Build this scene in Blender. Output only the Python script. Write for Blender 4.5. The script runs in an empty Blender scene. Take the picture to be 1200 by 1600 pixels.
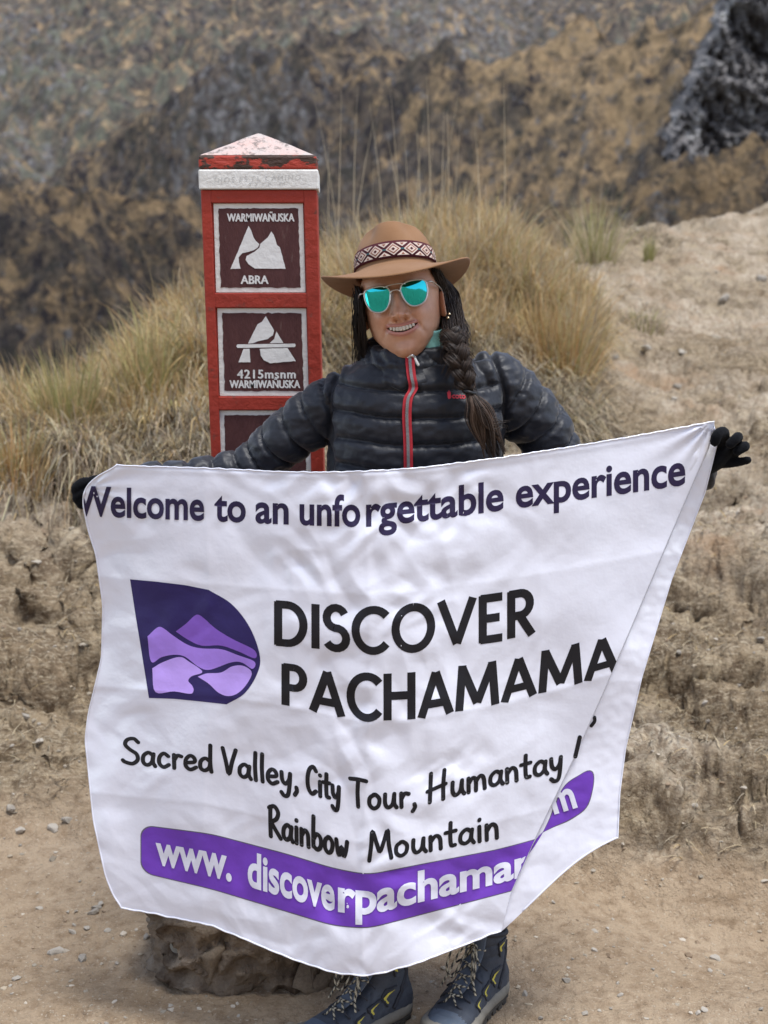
import bpy, bmesh, math, random
import numpy as np
from mathutils import Vector, Matrix
from mathutils.bvhtree import BVHTree

random.seed(7)
rng = np.random.default_rng(11)
scene = bpy.context.scene
COL = scene.collection

# ------------------------------------------------------------------ camera
PITCH = math.radians(10.4)
CAM = np.array([0.0, 0.0, 1.55])
FPX = 2311.0                       # focal length in pixels of a 1200x1600 frame
cd = bpy.data.cameras.new('camera')
cam = bpy.data.objects.new('camera', cd)
COL.objects.link(cam)
cam.location = CAM
cam.rotation_euler = (math.radians(90) - PITCH, 0, 0)
cd.sensor_fit = 'VERTICAL'
cd.sensor_height = 36.0
cd.sensor_width = 27.0
cd.lens = FPX / 1600 * 36.0
cd.clip_start = 0.05
cd.clip_end = 5000
cd.dof.use_dof = True
cd.dof.focus_distance = 2.82
cd.dof.aperture_fstop = 5.0
scene.camera = cam

# ------------------------------------------------------------------ sky and sun
SUN_EL, SUN_AZ = math.radians(74), math.radians(125)   # azimuth clockwise from +Y
w = bpy.data.worlds.new('World')
scene.world = w
w.use_nodes = True
nt = w.node_tree
sky = nt.nodes.new('ShaderNodeTexSky')
sky.sky_type = 'NISHITA'
sky.sun_disc = False
sky.sun_elevation = SUN_EL
sky.sun_rotation = SUN_AZ
sky.altitude = 4200
sky.air_density = 1.0
sky.dust_density = 3.0
hs = nt.nodes.new('ShaderNodeHueSaturation')           # thin overcast: the blue is washed out
hs.inputs['Saturation'].default_value = 0.6
bg = nt.nodes['Background']
bg.inputs['Strength'].default_value = 0.13
nt.links.new(sky.outputs[0], hs.inputs['Color'])
nt.links.new(hs.outputs[0], bg.inputs['Color'])

sd = bpy.data.lights.new('sun', 'SUN')
sd.energy = 1.5
sd.angle = math.radians(22)
sd.color = (1.0, 0.98, 0.95)
sun = bpy.data.objects.new('sun', sd)
COL.objects.link(sun)
sdir = Vector((math.sin(SUN_AZ) * math.cos(SUN_EL), math.cos(SUN_AZ) * math.cos(SUN_EL), math.sin(SUN_EL)))
sun.rotation_euler = sdir.to_track_quat('Z', 'Y').to_euler()
sun.location = (0, -3, 8)

scene.view_settings.view_transform = 'Standard'
scene.view_settings.look = 'None'
scene.view_settings.exposure = 1.65
scene.view_settings.gamma = 1
scene.view_settings.use_curve_mapping = False

# ------------------------------------------------------------------ helpers
CT, ST = math.cos(PITCH), math.sin(PITCH)
def P(u, v, d):
    """World point at distance d (along +Y) seen at pixel (u, v) of the 1200x1600 photograph."""
    u = np.asarray(u, float); v = np.asarray(v, float); d = np.asarray(d, float)
    xc = (u - 600) / FPX; yc = (800 - v) / FPX
    dy = CT + yc * ST; dz = -ST + yc * CT
    t = d / dy
    return np.stack(np.broadcast_arrays(xc * t, d, CAM[2] + dz * t), -1)

def smooth01(a, b, x):
    t = np.clip((x - a) / (b - a), 0, 1)
    return t * t * (3 - 2 * t)

def _hash(ix, iy, iz, seed):
    h = (ix.astype(np.int64) * 374761393 + iy.astype(np.int64) * 668265263 + iz.astype(np.int64) * 2147483647 + seed * 974634) & 0xffffffff
    h = ((h ^ (h >> 13)) * 1274126177) & 0xffffffff
    h = ((h ^ (h >> 16)) * 2246822519) & 0xffffffff
    return (h ^ (h >> 15)) & 0xffff

def noise3(x, y, z, seed=0):
    x, y, z = np.broadcast_arrays(np.asarray(x, float), np.asarray(y, float), np.asarray(z, float))
    fx, fy, fz = np.floor(x), np.floor(y), np.floor(z)
    ix, iy, iz = fx.astype(np.int64), fy.astype(np.int64), fz.astype(np.int64)
    x, y, z = x - fx, y - fy, z - fz
    s = lambda t: t * t * t * (t * (t * 6 - 15) + 10)
    wx, wy, wz = s(x), s(y), s(z)
    out = 0
    for a in (0, 1):
        for b in (0, 1):
            for c in (0, 1):
                h = _hash(ix + a, iy + b, iz + c, seed)
                ang = h / 65536.0 * 2 * np.pi
                zz = ((h * 7) & 0xffff) / 32768.0 - 1
                rr = np.sqrt(np.maximum(0, 1 - zz * zz))
                g = rr * np.cos(ang) * (x - a) + rr * np.sin(ang) * (y - b) + zz * (z - c)
                out = out + g * (wx if a else 1 - wx) * (wy if b else 1 - wy) * (wz if c else 1 - wz)
    return out * 1.6

def noise2(x, y, seed=0):
    x, y = np.broadcast_arrays(np.asarray(x, float), np.asarray(y, float))
    fx, fy = np.floor(x), np.floor(y)
    ix, iy = fx.astype(np.int64), fy.astype(np.int64)
    x, y = x - fx, y - fy
    s = lambda t: t * t * t * (t * (t * 6 - 15) + 10)
    wx, wy = s(x), s(y)
    out = 0
    z0 = np.zeros_like(ix)
    for a in (0, 1):
        for b in (0, 1):
            ang = _hash(ix + a, iy + b, z0, seed) / 65536.0 * 2 * np.pi
            g = np.cos(ang) * (x - a) + np.sin(ang) * (y - b)
            out = out + g * (wx if a else 1 - wx) * (wy if b else 1 - wy)
    return out * 1.45

def fbm2(x, y, oct=4, seed=0, ridged=False, gain=0.5):
    a, s, n = 1.0, 0.0, 0.0
    for o in range(oct):
        v = noise2(x * 2 ** o + 13.7 * o, y * 2 ** o - 7.1 * o, seed + o)
        if ridged: v = 1 - 2 * np.abs(v)
        s = s + a * v; n += a; a *= gain
    return s / n

def fbm3(x, y, z, oct=3, seed=0):
    a, s, n = 1.0, 0.0, 0.0
    for o in range(oct):
        s = s + a * noise3(x * 2 ** o + 3.1 * o, y * 2 ** o, z * 2 ** o - 5.2 * o, seed + o); n += a; a *= 0.5
    return s / n

def new_mesh(name, verts, faces):
    """faces: (n,3) or (n,4) array, or a list of index lists."""
    me = bpy.data.meshes.new(name)
    verts = np.ascontiguousarray(verts, np.float32)
    if isinstance(faces, np.ndarray):
        n, k = faces.shape
        me.vertices.add(len(verts)); me.vertices.foreach_set('co', verts.ravel())
        me.loops.add(n * k); me.loops.foreach_set('vertex_index', np.ascontiguousarray(faces, np.int32).ravel())
        me.polygons.add(n)
        me.polygons.foreach_set('loop_start', np.arange(0, n * k, k, dtype=np.int32))
        me.update(calc_edges=True)
        me.validate()
    else:
        me.from_pydata([tuple(map(float, v)) for v in verts], [], [list(map(int, f)) for f in faces])
    return me

def set_smooth(me, on=True):
    me.polygons.foreach_set('use_smooth', np.full(len(me.polygons), on, dtype=bool)); me.update()

def obj(name, me, mat=None, parent=None, smooth=True):
    if smooth is not None: set_smooth(me, smooth)
    if mat is not None and len(me.materials) == 0: me.materials.append(mat)
    o = bpy.data.objects.new(name, me)
    COL.objects.link(o)
    if parent is not None:
        o.parent = parent
        inv = Matrix.Translation(-Vector(parent.location)) if parent.type == 'EMPTY' else Matrix.Identity(4)
        o.matrix_parent_inverse = inv
    return o

def build(name, verts, faces, mat=None, parent=None, smooth=True):
    return obj(name, new_mesh(name, verts, faces), mat, parent, smooth)

def thing(name, label, cat, loc=(0, 0, 0), group=None):
    o = bpy.data.objects.new(name, None); COL.objects.link(o)
    o.location = loc; o.empty_display_size = 0.1
    o['label'] = label; o['category'] = cat
    if group: o['group'] = group
    return o

def tag(o, label=None, cat=None, group=None, kind=None):
    for k, v in (('label', label), ('category', cat), ('group', group), ('kind', kind)):
        if v: o[k] = v
    return o

def set_color(me, rgb, name='Col'):
    at = me.color_attributes.new(name, 'FLOAT_COLOR', 'POINT')
    c = np.ones((len(me.vertices), 4), np.float32); c[:, :3] = rgb
    at.data.foreach_set('color', c.ravel())

def grid_faces(nr, nc, close=False):
    r = np.arange(nr - 1)[:, None]; c = np.arange(nc if close else nc - 1)[None, :]
    c2 = (c + 1) % nc
    f = np.stack([r * nc + c, r * nc + c2, (r + 1) * nc + c2, (r + 1) * nc + c], -1)
    return f.reshape(-1, 4)

class MB:
    """Collects verts/faces of several shapes that make one part."""
    def __init__(s): s.v = []; s.f = []; s.c = []; s.n = 0
    def add(s, v, f, col=None):
        v = np.asarray(v, float)
        s.v.append(v)
        s.f += [[int(i) + s.n for i in q] for q in f]
        if col is not None: s.c.append(np.broadcast_to(np.asarray(col, float), (len(v), 3)))
        s.n += len(v)
    def build(s, name, mat, parent=None, smooth=True):
        o = build(name, np.concatenate(s.v), s.f, mat, parent, smooth)
        if s.c: set_color(o.data, np.concatenate(s.c))
        return o

def loft(rings, cap=True):
    rings = np.asarray(rings, float); m, n, _ = rings.shape
    f = [list(q) for q in grid_faces(m, n, True)]
    v = rings.reshape(-1, 3)
    if cap:
        f.append(list(range(n))[::-1]); f.append([(m - 1) * n + i for i in range(n)])
    return v, f

def frames(path):
    path = np.asarray(path, float)
    t = np.gradient(path, axis=0); t /= np.linalg.norm(t, axis=1)[:, None] + 1e-12
    ref = np.array([0, 0, 1.0]) if abs(t[0][2]) < 0.9 else np.array([0, 1.0, 0])
    n = np.cross(t[0], ref); n /= np.linalg.norm(n)
    N = [n]
    for i in range(1, len(path)):
        n = N[-1] - t[i] * np.dot(N[-1], t[i]); n /= np.linalg.norm(n) + 1e-12; N.append(n)
    N = np.array(N); B = np.cross(t, N)
    return t, N, B

def tube(path, rad, n=8, cap=True, round_end=False, flat=1.0):
    path = np.asarray(path, float); rad = np.broadcast_to(np.asarray(rad, float), (len(path),)).copy()
    if round_end:
        t, _, _ = frames(path)
        pre, post, rp, rq = [], [], [], []
        for k in (0.97, 0.8, 0.5):
            pre.append(path[0] - t[0] * rad[0] * k); rp.append(rad[0] * math.sqrt(1 - k * k))
        for k in (0.5, 0.8, 0.97):
            post.append(path[-1] + t[-1] * rad[-1] * k); rq.append(rad[-1] * math.sqrt(1 - k * k))
        path = np.concatenate([pre, path, post]); rad = np.concatenate([rp, rad, rq])
    t, N, B = frames(path)
    a = np.arange(n) / n * 2 * np.pi
    rings = path[:, None] + rad[:, None, None] * (np.cos(a)[None, :, None] * N[:, None] + flat * np.sin(a)[None, :, None] * B[:, None])
    return loft(rings, cap)

def spline(pts, n):
    """Catmull-Rom through pts, n samples."""
    p = np.asarray(pts, float)
    q = np.concatenate([[2 * p[0] - p[1]], p, [2 * p[-1] - p[-2]]])
    t = np.linspace(0, len(p) - 1, n); i = np.minimum(t.astype(int), len(p) - 2); f = (t - i)[:, None]
    a, b, c, d = q[i], q[i + 1], q[i + 2], q[i + 3]
    return 0.5 * ((2 * b) + (-a + c) * f + (2 * a - 5 * b + 4 * c - d) * f ** 2 + (-a + 3 * b - 3 * c + d) * f ** 3)

def box(x0, x1, y0, y1, z0, z1):
    v = [(x, y, z) for x in (x0, x1) for y in (y0, y1) for z in (z0, z1)]
    f = [[0, 1, 3, 2], [4, 6, 7, 5], [0, 4, 5, 1], [2, 3, 7, 6], [0, 2, 6, 4], [1, 5, 7, 3]]
    return v, f

def bevel_mesh(me, w, seg=2):
    bm = bmesh.new(); bm.from_mesh(me)
    bmesh.ops.bevel(bm, geom=bm.edges[:] , offset=w, segments=seg, affect='EDGES', profile=0.5)
    bm.to_mesh(me); bm.free()

def evaluated(o):
    dg = bpy.context.evaluated_depsgraph_get()
    return bpy.data.meshes.new_from_object(o.evaluated_get(dg))

def remesh(shapes, voxel, smooth_it=4, name='tmp'):
    mb = MB()
    for v, f in shapes: mb.add(v, f)
    me = new_mesh(name, np.concatenate(mb.v), mb.f)
    bm = bmesh.new(); bm.from_mesh(me); bmesh.ops.recalc_face_normals(bm, faces=bm.faces[:]); bm.to_mesh(me); bm.free()
    o = bpy.data.objects.new('tmp', me); COL.objects.link(o)
    m = o.modifiers.new('r', 'REMESH'); m.mode = 'VOXEL'; m.voxel_size = voxel
    if smooth_it:
        s = o.modifiers.new('s', 'SMOOTH'); s.iterations = smooth_it; s.factor = 0.5
    out = evaluated(o)
    bpy.data.objects.remove(o)
    out.name = name
    return out

def co_of(me):
    a = np.empty(len(me.vertices) * 3, np.float32); me.vertices.foreach_get('co', a); return a.reshape(-1, 3).astype(float)
def no_of(me):
    a = np.empty(len(me.vertices) * 3, np.float32); me.vertex_normals.foreach_get('vector', a); return a.reshape(-1, 3).astype(float)
def set_co(me, co):
    me.vertices.foreach_set('co', np.ascontiguousarray(co, np.float32).ravel()); me.update()

# ------------------------------------------------------------------ materials
def mat(name, c1=(.5, .5, .5), c2=None, scale=8.0, rough=.7, metal=0.0, spec=.4, bump=0.0, bscale=80.0, attr=None,
        attr_mul=False, detail=6.0, c3=None, scale3=40.0, amt3=(.6, .75), sheen=0.0, sss=0.0, bump2=None, transl=0.0, stretch=(1, 1, 1), rough2=None):
    m = bpy.data.materials.new(name); m.use_nodes = True
    t = m.node_tree; N = t.nodes.new; L = t.links.new
    b = t.nodes['Principled BSDF']
    b.inputs['Roughness'].default_value = rough
    b.inputs['Metallic'].default_value = metal
    b.inputs['Specular IOR Level'].default_value = spec
    if sheen: b.inputs['Sheen Weight'].default_value = sheen
    if sss:
        b.inputs['Subsurface Weight'].default_value = sss
        b.inputs['Subsurface Radius'].default_value = (.012, .005, .003)
        b.inputs['Subsurface Scale'].default_value = 1.0
    tc = N('ShaderNodeTexCoord'); mp = N('ShaderNodeMapping'); L(tc.outputs['Object'], mp.inputs['Vector'])
    mp.inputs['Scale'].default_value = stretch
    vec = mp.outputs[0]
    def noise(s, d=detail):
        n = N('ShaderNodeTexNoise'); n.inputs['Scale'].default_value = s; n.inputs['Detail'].default_value = d; n.inputs['Roughness'].default_value = .6
        L(vec, n.inputs['Vector']); return n.outputs['Fac']
    def ramp(src, a, bb):
        r = N('ShaderNodeMapRange'); r.inputs['From Min'].default_value = a; r.inputs['From Max'].default_value = bb
        L(src, r.inputs['Value']); return r.outputs[0]
    def mix(f, a, bb, mode='MIX'):
        x = N('ShaderNodeMix'); x.data_type = 'RGBA'; x.blend_type = mode
        if isinstance(f, float): x.inputs[0].default_value = f
        else: L(f, x.inputs[0])
        for i, q in ((6, a), (7, bb)):
            if isinstance(q, tuple): x.inputs[i].default_value = (*q, 1)
            else: L(q, x.inputs[i])
        return x.outputs[2]
    col = None
    if attr:
        a = N('ShaderNodeAttribute'); a.attribute_name = attr; col = a.outputs['Color']
    if c2 is not None:
        base = mix(ramp(noise(scale), .3, .7), c1, c2)
        col = base if col is None else mix(1.0, col, base, 'MULTIPLY')
    if col is None: 
        rg = N('ShaderNodeRGB'); rg.outputs[0].default_value = (*c1, 1); col = rg.outputs[0]
    if c3 is not None:
        col = mix(ramp(noise(scale3), *amt3), col, c3)
    L(col, b.inputs['Base Color'])
    if rough2 is not None:
        L(ramp2(t, noise(scale * 2), rough, rough2), b.inputs['Roughness'])
    nrm = None
    for st, sc in ([(bump, bscale)] if bump else []) + (bump2 or []):
        bp = N('ShaderNodeBump'); bp.inputs['Strength'].default_value = st; bp.inputs['Distance'].default_value = .5 / sc
        L(noise(sc, 4), bp.inputs['Height'])
        if nrm is not None: L(nrm, bp.inputs['Normal'])
        nrm = bp.outputs[0]
    if nrm is not None: L(nrm, b.inputs['Normal'])
    if transl:
        tr = N('ShaderNodeBsdfTranslucent'); L(col, tr.inputs['Color'])
        ms = N('ShaderNodeMixShader'); ms.inputs[0].default_value = transl
        L(b.outputs[0], ms.inputs[1]); L(tr.outputs[0], ms.inputs[2]); L(ms.outputs[0], t.nodes['Material Output'].inputs['Surface'])
    return m

def ramp2(t, src, lo, hi):
    r = t.nodes.new('ShaderNodeMapRange'); r.inputs['From Min'].default_value = .3; r.inputs['From Max'].default_value = .7
    r.inputs['To Min'].default_value = lo; r.inputs['To Max'].default_value = hi
    t.links.new(src, r.inputs['Value']); return r.outputs[0]
# ================================================================== terrain
def zt(v, d):                                   # height of the ray at pixel row v, at distance d
    return float(P(600, v, d)[2])
CP = []                                         # control points of the ground (x, y, z)
def cp(u, v, d):
    CP.append(P(u, v, d))
for x in (-6, -4, -2, -1, 0, 1, 2, 4, 6):       # the flat trail
    for y in (0.0, 1.0, 2.0, 2.8): CP.append(np.array([x, y, 0.0]))
for x in (-1.0, -.5, 0, .5): CP.append(np.array([x, 3.2, 0.0]))
CP.append(np.array([-1.0, 3.35, 0.0])); CP.append(np.array([-.6, 3.45, 0.015]))
for u in (1300, 1200, 1080, 960):               # earth bank on the right
    k = (1200 - u) / 240
    for v, d in ((1400, 3.33), (1330, 3.40), (1200, 3.62), (1100, 3.88), (1000, 4.22), (900, 4.62), (800, 5.15), (700, 5.9), (600, 6.9), (500, 8.3), (400, 10)):
        if v < 600 and u < 1000: continue
        cp(u, v, d + .04 * k)
for u, v, d in ((1300, 335, 11.5), (1200, 342, 11.5), (1100, 352, 10.8), (1030, 366, 10), (960, 380, 9.2), (1000, 450, 8.4), (930, 520, 7.3)): cp(u, v, d)
for u in (-120, 0, 120):                        # bank with tussocks on the left
    for v, d in ((1300, 3.62), (1240, 3.76), (1150, 3.96), (1080, 4.12), (1000, 4.28), (900, 4.50), (800, 4.80), (720, 5.15), (680, 5.5)): cp(u, v, d)
    cp(u, 672, 5.9); cp(u, 730, 7.0)
for v, d in ((1240, 3.7), (1100, 3.95), (1000, 4.15), (900, 4.4), (800, 4.7), (730, 4.95), (690, 5.15), (600, 5.6), (540, 6.0), (515, 6.4), (560, 7.4)): cp(300, v, d)
for v, d in ((1330, 3.45), (1200, 3.66), (1100, 3.9), (1000, 4.2), (900, 4.55), (800, 4.95), (700, 5.45), (600, 6.0), (500, 6.5), (455, 6.8), (520, 7.8)): cp(600, v, d)
for v, d in ((1360, 3.40), (1200, 3.64), (1000, 4.22), (800, 5.1), (700, 5.6), (600, 6.1), (520, 6.5), (440, 7.0), (410, 7.4), (440, 8.3)): cp(820, v, d)
for x, y, z in ((-9, 9, -1.2), (-5, 9, -1.0), (-2, 9, -.5), (0, 9.5, .2), (1.5, 11.5, .9), (3, 14, 1.5), (6, 14, 2.2), (9, 12, 2.6), (-9, 5, .9), (-6, 5, .9),
                (6, 8, 1.9), (8, 5, 1.5), (5, 5, .9), (-9, 14, -5), (-4, 14, -4.5), (0, 14, -3.2), (10, 15, 2.8), (2.4, 17, -.5), (6, 18, .5), (-6, 18, -8), (0, 18, -7), (12, 18, 1)):
    CP.append(np.array([x, y, z], float))
CP = np.array(CP)

def _tps_fit(pts, lam=2e-3):
    n = len(pts); d = np.linalg.norm(pts[:, None, :2] - pts[None, :, :2], axis=-1)
    K = np.where(d > 0, d * d * np.log(d + 1e-9), 0) + lam * np.eye(n)
    Pm = np.c_[np.ones(n), pts[:, :2]]
    A = np.block([[K, Pm], [Pm.T, np.zeros((3, 3))]])
    return np.linalg.solve(A, np.r_[pts[:, 2], 0, 0, 0])
_w = _tps_fit(CP)
GX = np.linspace(-12, 14, 312); GY = np.linspace(2.0, 18.5, 300)
_gx, _gy = np.meshgrid(GX, GY)
_q = np.c_[_gx.ravel(), _gy.ravel()]
_z = np.zeros(len(_q))
for i in range(0, len(_q), 20000):
    d = np.linalg.norm(_q[i:i + 20000, None] - CP[None, :, :2], axis=-1)
    _z[i:i + 20000] = np.where(d > 0, d * d * np.log(d + 1e-9), 0) @ _w[:-3] + _w[-3] + _q[i:i + 20000] @ _w[-2:]
GZ = _z.reshape(_gx.shape)

def base_z(x, y):
    fx = np.clip((x - GX[0]) / (GX[1] - GX[0]), 0, len(GX) - 1.001); fy = np.clip((y - GY[0]) / (GY[1] - GY[0]), 0, len(GY) - 1.001)
    i = fx.astype(int); j = fy.astype(int); a = fx - i; b = fy - j
    z = (GZ[j, i] * (1 - a) + GZ[j, i + 1] * a) * (1 - b) + (GZ[j + 1, i] * (1 - a) + GZ[j + 1, i + 1] * a) * b
    z = z * smooth01(2.3, 3.1, y)
    return z + np.where(y < -5, .34 * (np.maximum(-5 - y, 0)) ** 1.05, 0)

def bank_mask(x, y):
    e = fbm2(x * 3, y * 3, 3, 5) * .06
    return smooth01(.0, .16, base_z(x, y) + e) * smooth01(2.9, 3.3, y)

def gz(x, y):
    x = np.asarray(x, float); y = np.asarray(y, float)
    b = bank_mask(x, y); z = base_z(x, y)
    far = smooth01(6, 9, y)
    z = z + .016 * fbm2(x * 1.3, y * 1.3, 3, 21) + 1.6 * smooth01(-6, -12, y) * fbm2(x * .22, y * .22, 4, 22, True)
    led = fbm2(x * 1.1 + .3 * y, y * 2.4 + .5 * x, 3, 31, True)
    z = z + b * (.11 * led - .04) * (1 - .45 * far) + b * .06 * fbm2(x * 4, y * 5, 3, 41) * (1 - .4 * far)
    wr, wl = smooth01(.1, .5, x), smooth01(-.1, -.6, x)                # small scarps across the bank
    for y0, h, side, sx_ in ((3.40, .07, 0, .15), (3.93, .13, 1, .10), (4.50, .13, 1, .22), (5.35, .12, 1, .1), (6.4, .10, 1, .0), (4.12, .10, 2, .30), (4.55, .13, 2, .2), (5.0, .14, 2, .15)):
        w_ = (1.0, wr, wl)[side] * b
        yl = y0 + sx_ * noise2(x * 1.4 + y0, 0 * x, 200 + int(y0 * 10)) + .10 * noise2(x * 4.5, 0 * x + y0, 210)
        z = z + w_ * h * (.55 + .6 * np.clip(noise2(x * 2.1, 0 * x + y0 * 3, 230) + .35, 0, 1)) * (smooth01(yl, yl + .06, y) - smooth01(yl - .45, yl + .45, y))
    return z

ys = np.concatenate([-70 * np.linspace(1, 0, 26)[:-1] ** 2 , np.linspace(0, 1.6, 14)[:-1], np.exp(np.arange(math.log(1.6), math.log(18.4), .0041))])
sm = np.linspace(0, 1, 175)
sp = np.concatenate([sm * 1.05, 1.05 + np.cumsum(np.geomspace(.008, .5, 34))])
ss = np.concatenate([-sp[:0:-1], sp])
YY = np.repeat(ys[:, None], len(ss), 1)
XX = ss[None, :] * np.where(YY > 1.6, .12 + .30 * YY, .6 + .35 * np.maximum(0, -YY))
ZZ = gz(XX, YY)
gv = np.stack([XX, YY, ZZ], -1).reshape(-1, 3)
bk = bank_mask(gv[:, 0], gv[:, 1])
gg = gv.reshape(len(ys), len(ss), 3)
nrm_ = np.cross(np.gradient(gg, axis=1), np.gradient(gg, axis=0)).reshape(-1, 3)
nrm_ /= np.linalg.norm(nrm_, axis=1)[:, None] + 1e-12
nrm_[nrm_[:, 2] < 0] *= -1
# clods, roots and crevices: relief along the surface normal, bedded horizontally
use = np.nonzero((gv[:, 1] > 1.2) & (gv[:, 1] < 13) & (np.abs(gv[:, 0]) < .45 * gv[:, 1] + .8))[0]
q = gv[use]; bb = bk[use]; fa_ = smooth01(5.5, 9, q[:, 1]); lf = smooth01(.0, -.7, q[:, 0]) * (1 - fa_)
x_, y_, z_ = q.T
gm_ = 1 - .75 * smooth01(4.85, 5.25, y_) * smooth01(1.6, 1.0, x_) * smooth01(8.5, 7.5, y_)
dsp = bb * gm_ * (.036 + .020 * lf) * (1 - 1.7 * np.abs(noise3(x_ * 4.2, y_ * 4.2, z_ * 9.5 + .8 * x_, 301))) * (1 - .35 * fa_)
dsp = dsp + bb * gm_ * .017 * (2.0 * np.abs(noise3(x_ * 9, y_ * 9, z_ * 15, 302)) - .6)
dsp = dsp + bb * (.4 + .6 * gm_) * .020 * (1 - 2 * np.abs(noise3(x_ * 21, y_ * 21, z_ * 34, 303)))
dsp = dsp + (.0035 + .0105 * bb) * noise3(x_ * 48, y_ * 48, z_ * 60, 304)
dsp = dsp + (1 - bb) * (.0030 * np.maximum(0, noise2(x_ * 75, y_ * 75, 305)) + .005 * noise2(x_ * 14, y_ * 14, 306))
gv[use] = q + nrm_[use] * dsp[:, None]
GF = grid_faces(len(ys), len(ss))
gm = new_mesh('ground', gv, GF)
_near = GF[(gv[GF[:, 0], 1] > 1.5) & (gv[GF[:, 0], 1] < 12) & (np.abs(gv[GF[:, 0], 0]) < .42 * gv[GF[:, 0], 1] + .3)]
_map = np.full(len(gv), -1); _ids = np.unique(_near); _map[_ids] = np.arange(len(_ids))
GB = BVHTree.FromPolygons(gv[_ids].tolist(), _map[_near].tolist())
def gsurf(x, y):
    """height of the finished ground, point by point"""
    z = gz(x, y); x = np.atleast_1d(x); y = np.atleast_1d(y); z = np.atleast_1d(z).copy(); dn = Vector((0, 0, -1))
    for i in range(len(x)):
        h = GB.ray_cast(Vector((x[i], y[i], z[i] + .5)), dn)
        if h[0] is not None: z[i] = h[0].z
    return z
straw = smooth01(-.1, .35, fbm2(gv[:, 0] * .9, gv[:, 1] * .9, 3, 91) + .25 * smooth01(.1, 1.2, gv[:, 2]))
set_color(gm, np.stack([bk, straw, smooth01(-.2, .5, fbm2(gv[:, 0] * 1.7, gv[:, 1] * 2.6, 3, 95))], -1))

def ground_material():
    m = bpy.data.materials.new('dirt_and_clods'); m.use_nodes = True
    t = m.node_tree; N = t.nodes.new; L = t.links.new
    b = t.nodes['Principled BSDF']; b.inputs['Roughness'].default_value = .95; b.inputs['Specular IOR Level'].default_value = .15
    tc = N('ShaderNodeTexCoord')
    at = N('ShaderNodeAttribute'); at.attribute_name = 'Col'
    sp_ = N('ShaderNodeSeparateColor'); L(at.outputs['Color'], sp_.inputs[0])
    def noise(s, d=8, r=.62, stretch=None):
        n = N('ShaderNodeTexNoise'); n.inputs['Scale'].default_value = s; n.inputs['Detail'].default_value = d; n.inputs['Roughness'].default_value = r
        if stretch:
            mp = N('ShaderNodeMapping'); mp.inputs['Scale'].default_value = stretch; L(tc.outputs['Object'], mp.inputs[0]); L(mp.outputs[0], n.inputs['Vector'])
        else: L(tc.outputs['Object'], n.inputs['Vector'])
        return n.outputs['Fac']
    def rng_(src, a, bb, lo=0., hi=1.):
        r = N('ShaderNodeMapRange'); r.inputs['From Min'].default_value = a; r.inputs['From Max'].default_value = bb
        r.inputs['To Min'].default_value = lo; r.inputs['To Max'].default_value = hi
        L(src, r.inputs['Value']); return r.outputs[0]
    def mix(f, a, bb, mode='MIX'):
        x = N('ShaderNodeMix'); x.data_type = 'RGBA'; x.blend_type = mode
        if isinstance(f, float): x.inputs[0].default_value = f
        else: L(f, x.inputs[0])
        for i, q in ((6, a), (7, bb)):
            if isinstance(q, tuple): x.inputs[i].default_value = (*q, 1)
            else: L(q, x.inputs[i])
        return x.outputs[2]
    def mul(a, bb):
        x = N('ShaderNodeMath'); x.operation = 'MULTIPLY'; L(a, x.inputs[0])
        if isinstance(bb, float): x.inputs[1].default_value = bb
        else: L(bb, x.inputs[1])
        return x.outputs[0]
    path = mix(rng_(noise(1.6), .35, .65), (.300, .220, .140), (.400, .308, .210))
    path = mix(rng_(noise(26), .45, .72), path, (.215, .148, .090))
    path = mix(rng_(noise(130, 3), .60, .70), path, (.44, .37, .28))
    bank = mix(rng_(noise(2.4), .35, .65), (.245, .182, .115), (.365, .295, .195))
    bank = mix(rng_(noise(9, 8, .7, (1, 2.2, 2.2)), .42, .60), bank, (.120, .084, .052))
    bank = mix(rng_(noise(34, 6, .7, (1, 3, 3)), .50, .66), bank, (.40, .335, .235))
    bank = mix(rng_(noise(75, 4), .56, .68), bank, (.10, .072, .045))
    gravel = mix(rng_(noise(55, 5), .4, .62), (.285, .22, .155), (.50, .43, .33))
    gravel = mix(rng_(noise(3.1), .52, .68), gravel, (.33, .225, .14))
    bank = mix(mul(sp_.outputs[1], rng_(noise(5), .35, .6)), bank, gravel)
    col = mix(rng_(sp_.outputs[0], .15, .75), path, bank)
    L(col, b.inputs['Base Color'])
    nrm = None
    for st, s, d in ((.7, 22, .03), (.8, 75, .012), (.6, 240, .004)):
        bp = N('ShaderNodeBump'); bp.inputs['Strength'].default_value = st; bp.inputs['Distance'].default_value = d
        L(noise(s, 5, .65), bp.inputs['Height'])
        if nrm is not None: L(nrm, bp.inputs['Normal'])
        nrm = bp.outputs[0]
    L(nrm, b.inputs['Normal'])
    return m
ground = obj('ground', gm, ground_material())
tag(ground, 'tan dirt trail with an earthen bank and gravel slope rising behind', None, None, 'structure')

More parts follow.
